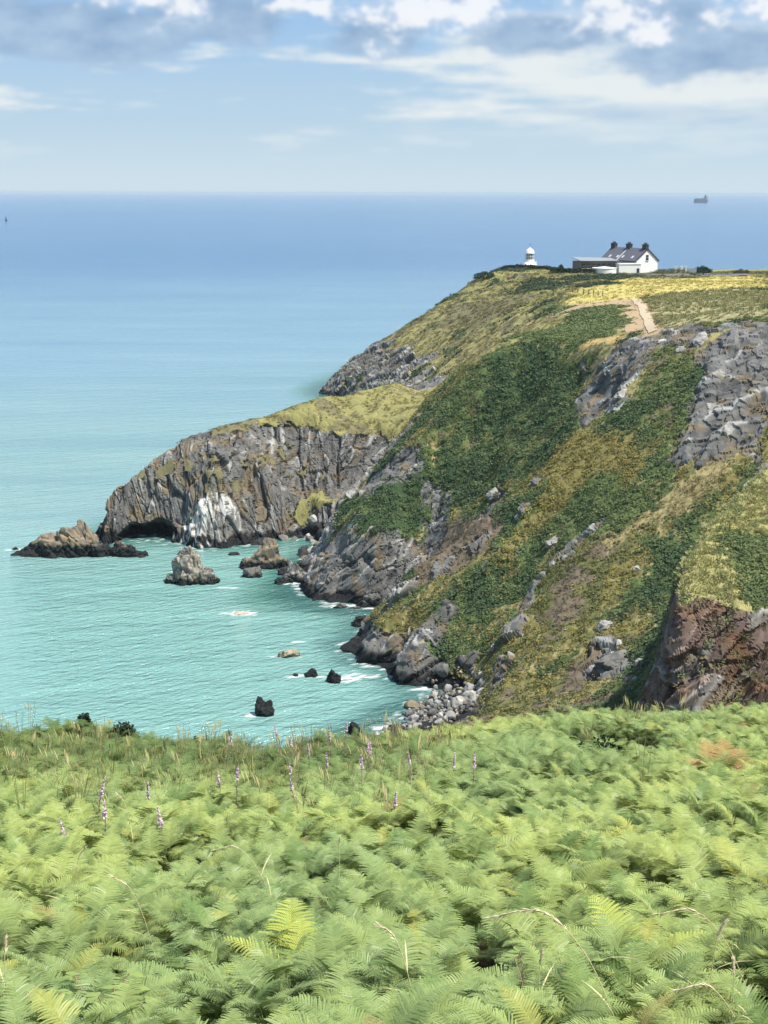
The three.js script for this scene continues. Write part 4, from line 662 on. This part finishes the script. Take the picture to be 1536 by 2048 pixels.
// ---------------------------------------------------------------- the near slope: ground, bracken, grasses, flowers
const hill = (() => {
  const xs = line(-60, 60, (x) => (Math.abs(x) < 22 ? 0.5 : 2)), zs = line(-64, 12, 0.5), nx = xs.length, P = [], C = [], I = [];
  for (const z of zs) for (const x of xs) { P.push(x, hillside(x, z), z); const v = fbm(x * 0.8, z * 0.8, 3, 131); C.push(...mix3([0.05, 0.06, 0.025], [0.11, 0.09, 0.05], clamp(0.4 + v))); }
  for (let j = 0; j + 1 < zs.length; j++) for (let i = 0; i + 1 < nx; i++) { const a = j * nx + i; I.push(a, a + nx, a + 1, a + 1, a + nx, a + nx + 1); }
  const g = new THREE.BufferGeometry(); g.setAttribute('position', new THREE.Float32BufferAttribute(P, 3)); g.setAttribute('color', new THREE.Float32BufferAttribute(C, 3)); g.setIndex(I); g.computeVertexNormals();
  const m = new THREE.Mesh(g, mat([1, 1, 1], 1, { vertexColors: true, specularIntensity: 0.2 })); m.name = 'hillside'; scene.add(tag(m, null, null, null, 'structure')); return m;
})();
// a bracken frond: stalk, arching midrib, pairs of pinnae, each cut into leaflets
function frond(r, fine) {
  const P = [], C = [], up = new THREE.Vector3(0, 1, 0);
  const tri = (a, b, c, t) => { P.push(a.x, a.y, a.z, b.x, b.y, b.z, c.x, c.y, c.z); C.push(...t, ...t, ...t); };
  const stalkTone = [0.9, 0.8, 0.35];
  const stalk = 0.42 + 0.16 * r(), blade = 0.62 + 0.2 * r(), bend = 0.9 + 0.75 * r(), sway = (r() - 0.5) * 0.7;
  // midrib points: rises, then arches over and droops
  const rib = [], N = 22; let p = new THREE.Vector3(), a = 0.12;
    const dir = new THREE.Vector3();
  for (let i = 0; i <= 4; i++) { rib.push(p.clone()); const s = stalk / 4; dir.set(Math.sin(a) * 1, Math.cos(a), 0.04 * sway); p = p.clone().addScaledVector(dir, s); a += 0.10; }
  const first = rib.length - 1, start = rib[first];
  rib.length = first + 1; p = start.clone();
  const mid = [p.clone()], tang = [];
  for (let i = 0; i < N; i++) { const k = i / N; dir.set(Math.sin(a), Math.cos(a), sway * k * 0.6).normalize(); tang.push(dir.clone()); p = p.clone().addScaledVector(dir, blade / N); mid.push(p.clone()); a += bend / N * (0.6 + 0.9 * k); }
  tang.push(dir.clone());
  const strip = (q, w) => { for (let i = 0; i + 1 < q.length; i++) { const k = 1 - i / q.length * 0.6, s = new THREE.Vector3(0, 0, w * k); const A = q[i].clone().sub(s), B = q[i].clone().add(s), D = q[i + 1].clone().sub(s), E = q[i + 1].clone().add(s); tri(A, B, E, stalkTone); tri(A, E, D, stalkTone); } };
  strip(rib, 0.006); strip(mid, 0.0045);
  const side = new THREE.Vector3(), nrm = new THREE.Vector3();
  for (let i = 0; i < N; i++) for (const sg of [-1, 1]) {
    const k = (i + (sg > 0 ? 0.35 : 0)) / N, L = (0.34 * Math.pow(1 - k, 0.85) * (i === 0 ? 0.85 : 1) + 0.02) * (0.85 + 0.3 * r());
    const t = tang[i]; side.set(0, 0, sg); nrm.copy(t).cross(side).normalize(); if (nrm.y < 0) nrm.negate();
    const out = side.clone().multiplyScalar(0.86).addScaledVector(t, 0.42 + 0.1 * r()).addScaledVector(nrm, 0.16 + 0.2 * (r() - 0.5)).normalize();
    const b0 = mid[i].clone().lerp(mid[i + 1], sg > 0 ? 0.35 : 0), M = fine ? Math.max(4, Math.round(L / 0.016)) : Math.max(3, Math.round(L / 0.05)), W0 = (0.0165 + 0.004 * r()) * Math.pow(L / 0.34, 0.45);
    const droop = 0.25 + 0.35 * r(), tone = 0.86 + 0.28 * r();
    let prev = b0;
    for (let m = 0; m < M; m++) {
      const u = (m + 0.5) / M, c = b0.clone().addScaledVector(out, L * u).addScaledVector(up, -droop * L * u * u * 0.6), w = W0 * Math.pow(1 - u, 0.7) + 0.006, half = L / M * (fine ? 0.36 : 0.42);
      const fwd = out, lat = fwd.clone().cross(nrm).normalize();
      const T = [tone * (0.94 + 0.12 * r()), tone, tone * (0.95 + 0.1 * r())];
      for (const s2 of [-1, 1]) {
        const tip = c.clone().addScaledVector(lat, s2 * w).addScaledVector(fwd, w * 0.42).addScaledVector(nrm, -w * 0.18), A = c.clone().addScaledVector(fwd, -half), B = c.clone().addScaledVector(fwd, half);
        if (fine) { const E = c.clone().addScaledVector(lat, s2 * w * 0.62).addScaledVector(fwd, w * 0.26 - half * 0.95), F = c.clone().addScaledVector(lat, s2 * w * 0.62).addScaledVector(fwd, w * 0.26 + half * 0.8); tri(A, E, B, T); tri(B, E, F, T); tri(E, tip, F, T); } else { tri(A, tip, B, T); }
      }
    }
    const end = b0.clone().addScaledVector(out, L).addScaledVector(up, -droop * L * 0.6), s = new THREE.Vector3(0, 0.0025, 0); tri(b0.clone().sub(s), b0.clone().add(s), end, stalkTone);
  }
  const g = new THREE.BufferGeometry(); g.setAttribute('position', new THREE.Float32BufferAttribute(P, 3)); g.setAttribute('color', new THREE.Float32BufferAttribute(C, 3)); g.computeVertexNormals(); return g;
}
const fernRough = mat([1, 1, 1], 0.95, { side: THREE.DoubleSide, vertexColors: true, transmission: 0.09, specularIntensity: 0.5, clearcoat: 0.26, clearcoatRoughness: 0.36 });
const frondFine = [], frondCoarse = []; { const r = rng(88); for (let i = 0; i < 6; i++) frondFine.push(frond(r, true)); for (let i = 0; i < 4; i++) frondCoarse.push(frond(r, false)); }
console.log('frond tris', frondFine[0].attributes.position.count / 3, frondCoarse[0].attributes.position.count / 3);
const HOLES = [[0.95, -13.6, 0.55], [3.0, -16.6, 0.6], [0.55, -21.5, 0.9], [-1.25, -12.7, 0.4], [1.75, -13.2, 0.35], [-2.4, -14.1, 0.5], [4.4, -27, 0.9], [-0.6, -17.4, 0.5], [-2.9, -19.5, 0.6], [6.2, -35.5, 1.3], [2.2, -18, 0.5], [-1.9, -24, 0.6], [-5.2, -27, 0.8]];
{
  const r = rng(1234), near = [], far = [];
  const fernAt = (x, z, list, density) => {
    const gap = HOLES.some(([a, b, q]) => Math.hypot(x - a, (z - b) * 0.6) < q * (1 + 0.5 * n2(x * 2, z * 2, 141)));
    if (gap) return;
    const lull = fbm(x * 0.75, z * 0.5, 3, 143); if (r() < sstep(0.0, -0.34, lull) * 0.92) return;
    const d = -z, a = fbm(x * 0.16, z * 0.12, 3, 145), b = n2(x * 0.9, z * 0.9, 147);
    // cooler grey-green, plain green, yellower and a few olive or rusty fronds in drifts
    let c = mix3([0.215, 0.295, 0.105], [0.34, 0.395, 0.105], clamp(0.5 + a * 1.5 + b * 0.3 + (r() - 0.5) * 0.5));
    const olive = sstep(29, 38, d + x * -0.4 + 4 * b) * sstep(4, -1, x + 2 * a);
    c = mix3(c, [0.085, 0.135, 0.034], olive * (0.7 + 0.3 * r()));
    if (r() < 0.03) c = mix3(c, [0.36, 0.36, 0.08], 0.7); else if (r() < 0.12) c = mix3(c, [0.12, 0.20, 0.055], 0.8); else if (r() < 0.004) c = mix3(c, [0.27, 0.18, 0.07], 0.6);
    if (Math.hypot(x - 9.9, z + 38.5) < 0.9 + 0.4 * b && r() < 0.5) c = [0.34, 0.21, 0.08];
    const size = (0.42 + 0.32 * r()) * (1 + 0.16 * a);
    list.push([x, hillside(x, z) + 0.24 + 0.6 * lull + 0.34 * (r() - 0.5), z, r() * 6.283, size, c, (r() - 0.5) * 0.6, (r() - 0.5) * 0.6 - 0.05, d]);
  };
  for (let i = 0, N = 26000; i < N; i++) { const z = -(5.5 + 20.5 * Math.pow(r(), 0.72)), w = -z * 0.30 + 2.5; fernAt((r() * 2 - 1) * w, z, near); }
  for (let i = 0, N = 42000; i < N; i++) { const z = -(25 + 29 * r()), w = -z * 0.29 + 3; fernAt((r() * 2 - 1) * w, z, far); }
  console.log('ferns', near.length, far.length);
  const m = new THREE.Matrix4(), q = new THREE.Quaternion(), e = new THREE.Euler(), p = new THREE.Vector3(), s = new THREE.Vector3(), col = new THREE.Color();
  const plant = (name, label, geos, list) => geos.forEach((g, gi) => {
    const part = list.filter((_, i) => i % geos.length === gi), o = new THREE.InstancedMesh(g, fernRough, part.length); o.name = numbered(name);
    part.forEach((a, i) => { e.set(a[6], a[3], a[7], 'YXZ'); m.compose(p.set(a[0], a[1], a[2]), q.setFromEuler(e), s.setScalar(a[4])); o.setMatrixAt(i, m); o.setColorAt(i, col.setRGB(...a[5])); });
    scene.add(tag(o, label, 'bracken', null, 'stuff'));
  });
  plant('bracken_cover', 'dense pale green bracken fronds covering the near slope', frondFine, near);
  plant('brow_bracken_cover', 'bracken covering the slope up to its brow above the sea', frondCoarse, far);
}
// ---------------------------------------------------------------- single plants on the near slope
const PL = { stem: mat([0.30, 0.20, 0.13], 0.9), pink: mat([0.80, 0.62, 0.70], 0.9, { side: THREE.DoubleSide, transmission: 0.3 }), leaf: mat([0.13, 0.20, 0.06], 0.9, { side: THREE.DoubleSide, transmission: 0.25 }), seed: mat([0.55, 0.40, 0.34], 0.9, { side: THREE.DoubleSide }), straw: mat([0.62, 0.52, 0.28], 0.9, { side: THREE.DoubleSide }), strawHead: mat([0.66, 0.55, 0.36], 0.9, { side: THREE.DoubleSide }), bramble: mat([0.22, 0.30, 0.07], 0.9, { side: THREE.DoubleSide, transmission: 0.15 }), yellowFern: mat([0.42, 0.47, 0.09], 0.95, { side: THREE.DoubleSide, vertexColors: true, transmission: 0.25 }), rustFern: mat([0.42, 0.27, 0.10], 0.95, { side: THREE.DoubleSide, vertexColors: true, transmission: 0.2 }) };
function blade(len, wid, bend) { const P = [], n = 4; for (let i = 0; i < n; i++) { const a = i / n, b = (i + 1) / n, w = (t) => wid * Math.sin(Math.PI * Math.min(1, t * 0.86 + 0.12)), p = (t, s) => [len * t, -bend * len * t * t, s * w(t)]; const A = p(a, -1), B = p(a, 1), C = p(b, -1), D = p(b, 1); P.push(...A, ...B, ...C, ...B, ...D, ...C); } const g = new THREE.BufferGeometry(); g.setAttribute('position', new THREE.Float32BufferAttribute(P, 3)); g.computeVertexNormals(); return g; }
const tubeOf = (pts, r, n = 10, k = 5) => new THREE.TubeGeometry(new THREE.CatmullRomCurve3(pts.map((p) => new THREE.Vector3(...p))), n, r, k);
{ // willowherb
  const spots = [[-2.77, -37.64, 'tallest willowherb spike in the cluster at the middle of the brow', 1.75], [-2.39, -36.87, 'willowherb just right of the tallest spike on the brow', 1.5], [-1.34, -36.32, 'pink willowherb right of the brow cluster, near the black rock', 1.7], [-1.11, -38.17, 'pale willowherb standing highest against the sea under the black rock', 1.75], [-1.89, -36.13, 'thin willowherb between the two brow clusters', 1.45], [-0.37, -32.91, 'left of two close pink willowherb tips mid slope', 1.55], [-0.25, -32.5, 'right of two close pink willowherb tips mid slope', 1.5], [-3.69, -32.21, 'lone tall willowherb left of the brow cluster', 1.75], [0.63, -27.88, 'bright magenta willowherb right of the middle', 1.5], [1.39, -28.21, 'faint small willowherb right of the bright magenta one', 1.4], [1.65, -25.9, 'rightmost magenta willowherb on the slope', 1.45], [-1.82, -28.79, 'pink willowherb under the brow cluster, upper of a pair', 1.5], [-1.65, -26.6, 'pink willowherb under the brow cluster, lower of a pair', 1.35], [-1.23, -30.75, 'leafy willowherb below the black rock', 1.5], [-0.42, -27.93, 'pale seeding willowherb in the middle of the slope', 1.6], [-2.62, -24.65, 'broad pink willowherb clump left of the middle', 1.5], [-2.9, -25.3, 'pink willowherb behind the broad clump left of the middle', 1.35], [-4.73, -22.67, 'pink willowherb at the far left, upper of three', 1.5], [-4.09, -20.5, 'pink willowherb at the far left, right one of three', 1.35], [-4.36, -19.59, 'smallest pink willowherb at the far left, lowest of three', 1.25], [-3.99, -23.78, 'pale pink willowherb between the far left ones and the clump', 1.4], [-3.26, -20.8, 'short lilac willowherb half sunk in bracken on the left', 1.2], [0.16, -23.48, 'short lilac willowherb in the middle of the bracken', 1.2]];
  const r = rng(61);
  for (const [x, z, label, h0] of spots) {
    const h = h0 + 0.12, o = thing('willowherb', label, 'wildflower', [x, hillside(x, z) - 0.08, z], r() * 6.28, 'willowherb on the bracken slope'), lx = (r() - 0.5) * 0.5, lz = (r() - 0.5) * 0.4;
    const at = (t) => new THREE.Vector3(lx * t * t, h * t, lz * t * t);
    part('stem', tubeOf([0, 0.35, 0.7, 1].map((t) => at(t).toArray()), 0.007, 8, 5), PL.stem, o);
    const lv = []; for (let i = 0; i < 34; i++) { const t = 0.2 + 0.55 * i / 34, p = at(t); lv.push(blade(0.14 * (1 - t * 0.5), 0.012, 0.4).rotateZ(0.4).rotateY(r() * 6.28).translate(p.x, p.y, p.z)); } part('leaves', mergeGeometries(lv), PL.leaf, o);
    const fl = [], top = 0.30 * (0.8 + 0.4 * r()) / h; for (let i = 0; i < 70; i++) { const t = 1 - top * Math.pow(i / 70, 0.9), p = at(t), k = 0.014 + 0.034 * (1 - (t - (1 - top)) / top); fl.push(blade(k * (0.7 + 0.6 * r()), 0.018, 0.1).rotateZ(0.5 - r()).rotateX(r() * 3).rotateY(r() * 6.28).translate(p.x, p.y, p.z)); } part('flower_spike', mergeGeometries(fl), PL.pink, o);
    const sd = []; for (let i = 0; i < 30; i++) { const t = 1 - top * 1.05 - 0.22 * r(), p = at(t); sd.push(blade(0.07, 0.004, -0.1).rotateZ(0.7).rotateY(r() * 6.28).translate(p.x, p.y, p.z)); } part('seed_pods', mergeGeometries(sd), PL.seed, o);
    done(o);
  }
}
// gorse on the brow
const gorse = [0.030, 0.046, 0.022];
bush('gorse_bush', 'dark gorse sprig rising above the brow at the far left', 'gorse', -8.05, -43.6, 0.55, 1.25, 0.5, gorse, 5, null, hillside(-8.05, -43.6));
bush('gorse_bush', 'low dark gorse just right of the far left sprig', 'gorse', -7.25, -43.8, 0.6, 0.95, 0.5, gorse, 5, null, hillside(-7.25, -43.8));
bush('gorse_bush', 'small dark gorse tuft between two bushes on the brow', 'gorse', -6.75, -43.8, 0.35, 0.95, 0.35, gorse, 6, null, hillside(-6.75, -43.8));
bush('gorse_bush', 'wide rounded dark gorse on the brow against turquoise water', 'gorse', -5.75, -43.4, 0.85, 1.1, 0.6, [0.038, 0.046, 0.022], 5, null, hillside(-5.75, -43.4));
bush('gorse_bush', 'single thin gorse shoot near the left edge of the brow', 'gorse', -9.3, -43.8, 0.14, 1.35, 0.14, gorse, 9, null, hillside(-9.3, -43.8));
bush('gorse_bush', 'dark bush sunk in bright bracken on the right', 'gorse', 4.75, -31.2, 0.85, 1.15, 0.6, [0.018, 0.036, 0.014], 5, null, hillside(4.75, -31.2));
bush('gorse_bush', 'green gorse on the brow in front of the dark outcrop', 'gorse', 6.7, -43.2, 1.0, 1.0, 0.6, [0.055, 0.085, 0.03], 4, null, hillside(6.7, -43.2));
bush('gorse_bush', 'grey-green gorse on the brow left of the red rock', 'gorse', 8.3, -43.8, 0.9, 1.25, 0.6, [0.045, 0.07, 0.032], 4, null, hillside(8.3, -43.8));
{ // tall grasses: stalk that bows, with a feathery head
  const r = rng(19), stalks = [
    [2.02, -10.0, 1.82, 2.75, 0.98, 1, 'big arching grass with feathery pale head at lower right'], [2.66, -11.2, 1.3, 0.2, 0.1, 0.7, 'upright pale grass stalk right of the arching grass'], [2.78, -10.7, 1.15, 1.7, 0.06, 0.5, 'short upright grass stalk near the lower right corner'], [1.2, -10.5, 1.15, 1.2, 0.05, 0.4, 'thin straight grass stem left of the arching grass'], [3.35, -11.6, 1.45, 2.8, 0.8, 0.8, 'arching grass leaning left at the right edge'], [3.0, -10.4, 1.2, 2.9, 0.55, 0.7, 'lower arching grass in the bottom right corner'], [-3.1, -11.1, 1.3, 1.4, 0.06, 0.5, 'pale stem at the bottom left edge'], [-1.05, -15.8, 1.5, 2.7, 0.75, 0.4, 'long curved grass stem left of the middle'], [-3.5, -15.3, 1.3, 0.4, 0.15, 0.5, 'reddish straight grass stem on the left'], [-3.65, -20.6, 1.35, 2.6, 0.25, 0.4, 'slanting grass stem on the upper left'], [-1.1, -21.4, 1.3, 2.2, 0.3, 0.4, 'slanting grass stem left of centre'], [-0.5, -15.7, 1.45, 1.5, 0.04, 0.2, 'straight thin stem in the dark gap in the bracken'], [-2.3, -14.3, 1.3, 2.9, 0.4, 0.4, 'bowed stem among bracken at lower left'], [0.35, -11.2, 1.15, 2.5, 0.35, 0.5, 'short bowed grass at the bottom middle']];
  for (const [x, z, h, az, lean, head, label] of stalks) {
    const o = thing('grass_stalk', label, 'grass', [x, hillside(x, z) - 0.05, z], 0, 'tall dry grasses in the bracken'), c = Math.cos(az), s = -Math.sin(az) * 0.35;
    const curve = new THREE.CatmullRomCurve3([[0, 0, 0], [c * lean * 0.25, h * 0.45, s * lean * 0.25], [c * lean * 0.62, h * 0.86, s * lean * 0.62], [c * lean * 0.95, h * (lean > 0.5 ? 1.0 : 1.05), s * lean], [c * lean * 1.35, h * (lean > 0.5 ? 0.96 : 1.12), s * lean * 1.3]].map((p) => new THREE.Vector3(...p)));
    part('stalk', new THREE.TubeGeometry(curve, 24, 0.0035, 5), PL.straw, o);
    const hd = [], n = Math.round(90 * head); for (let i = 0; i < n; i++) { const t = 1 - 0.42 * Math.pow(i / n, 1.1) * (0.5 + head * 0.5), p = curve.getPoint(t), g = curve.getTangent(t), a = Math.atan2(g.y, Math.hypot(g.x, g.z)), q = Math.atan2(-g.z, g.x); hd.push(blade(0.035 + 0.05 * head * r(), 0.004, 0.3).rotateZ((r() - 0.5) * 0.9 + a).rotateX((r() - 0.5) * 0.8).rotateY(q + (r() - 0.5) * 0.5).translate(p.x, p.y, p.z)); }
    part('seed_head', mergeGeometries(hd), PL.strawHead, o);
    for (let i = 0; i < 3; i++) { const p = curve.getPoint(0.2 + 0.12 * i); part('leaf', blade(0.3 + 0.1 * r(), 0.006, 0.5).rotateZ(0.9), PL.straw, o, p.toArray(), [0, r() * 6.28, 0]); }
    done(o);
  }
}
{ // brambles with broad leaflets
  const r = rng(23);
  for (const [x, z, label] of [[-2.85, -11.2, 'bramble with broad bright leaves in the bottom left corner'], [-2.45, -11.6, 'bramble leaves right of the bottom left corner one'], [1.62, -10.8, 'bramble with pale broad leaves at the bottom right of centre'], [1.22, -11.3, 'small bramble spray behind the pale broad-leaved one'], [-2.15, -10.9, 'lowest bramble spray cut by the bottom edge'], [2.0, -11.6, 'dark bramble spray beside the arching grass']]) {
    const o = thing('bramble', label, 'bramble', [x, hillside(x, z), z], r() * 6.28, 'brambles among the bracken');
    for (let i = 0; i < 7; i++) { const a = i * 0.9 + r() * 0.5, q = 0.12 + 0.28 * r(), y = 0.68 + 0.22 * r(), e = [Math.cos(a) * q, y, Math.sin(a) * q]; const cane = part('cane', tubeOf([[0, 0, 0], [e[0] * 0.3, y * 0.7, e[2] * 0.3], e], 0.006, 6, 5), PL.stem, o); for (const k of [-0.9, 0, 0.9]) part('leaflet', blade(0.10 + 0.04 * r(), 0.038, 0.25), PL.bramble, cane, e, [0, -a + k, -0.15 + 0.3 * r()]); }
    done(o);
  }
}
{ // odd fronds that stand out by colour
  const r = rng(29);
  const odd = (label, x, z, m, n, spread, s) => { const o = thing('bracken_plant', label, 'fern', [x, hillside(x, z), z], 0); for (let i = 0; i < n; i++) { const f = part('frond', frondFine[i % 6], m, o, [(r() - 0.5) * spread, 0.06, (r() - 0.5) * spread], [(r() - 0.5) * 0.3, r() * 6.28, (r() - 0.5) * 0.3]); f.scale.setScalar(s * (0.85 + 0.3 * r())); } done(o); };
  odd('bright yellow-green bracken at lower left of centre', -0.84, -13.0, PL.yellowFern, 5, 0.25, 1.12);
  odd('yellowing bracken frond right of the arching grass head', 2.32, -12.2, PL.yellowFern, 3, 0.2, 1.0);
  odd('rusty orange bracken on the upper right slope', 6.98, -28.8, PL.rustFern, 7, 0.8, 1.05);
}
{ // loose dry grasses sown through the bracken near the brow
  const r = rng(37), g = [0, 1, 2].map(() => { const l = []; for (let i = 0; i < 4; i++) { const e = (r() - 0.5) * 0.5; l.push(tubeOf([[0, 0, 0], [e * 0.3, 0.6, (r() - 0.5) * 0.1], [e, 1.15 + 0.25 * r(), (r() - 0.5) * 0.3]], 0.0055, 5, 3), blade(0.22, 0.011, 0.1).rotateZ(1.2).translate(e, 1.15, 0)); } return mergeGeometries(l.map((q) => { const k = q.index ? q.toNonIndexed() : q; for (const n of Object.keys(k.attributes)) if (n !== 'position' && n !== 'normal') k.deleteAttribute(n); return k; })); });
  const list = []; for (let i = 0; i < 1500; i++) { const z = -(22 + 21 * Math.sqrt(r())), x = (r() * 2 - 1) * (-z * 0.28 + 1), v = n2(x * 0.35, z * 0.25, 151); if (v + (x < 1.5 ? 0.28 : -0.12) < 0.1 + 0.3 * r()) continue; list.push([x, hillside(x, z) - 0.05, z, 0, 1, 0, 0.7 + 0.45 * r(), mix3([0.36, 0.36, 0.13], [0.55, 0.47, 0.24], r())]); }
  scatter('dry_grass_cover', 'loose pale grass stems growing through the bracken near the brow', g, grassMat, list);
}
// sea air: far water and the ship fade
scene.fog = new THREE.FogExp2(new THREE.Color(0.72, 0.87, 1.0), 0.00005);
renderer.render(scene, camera);
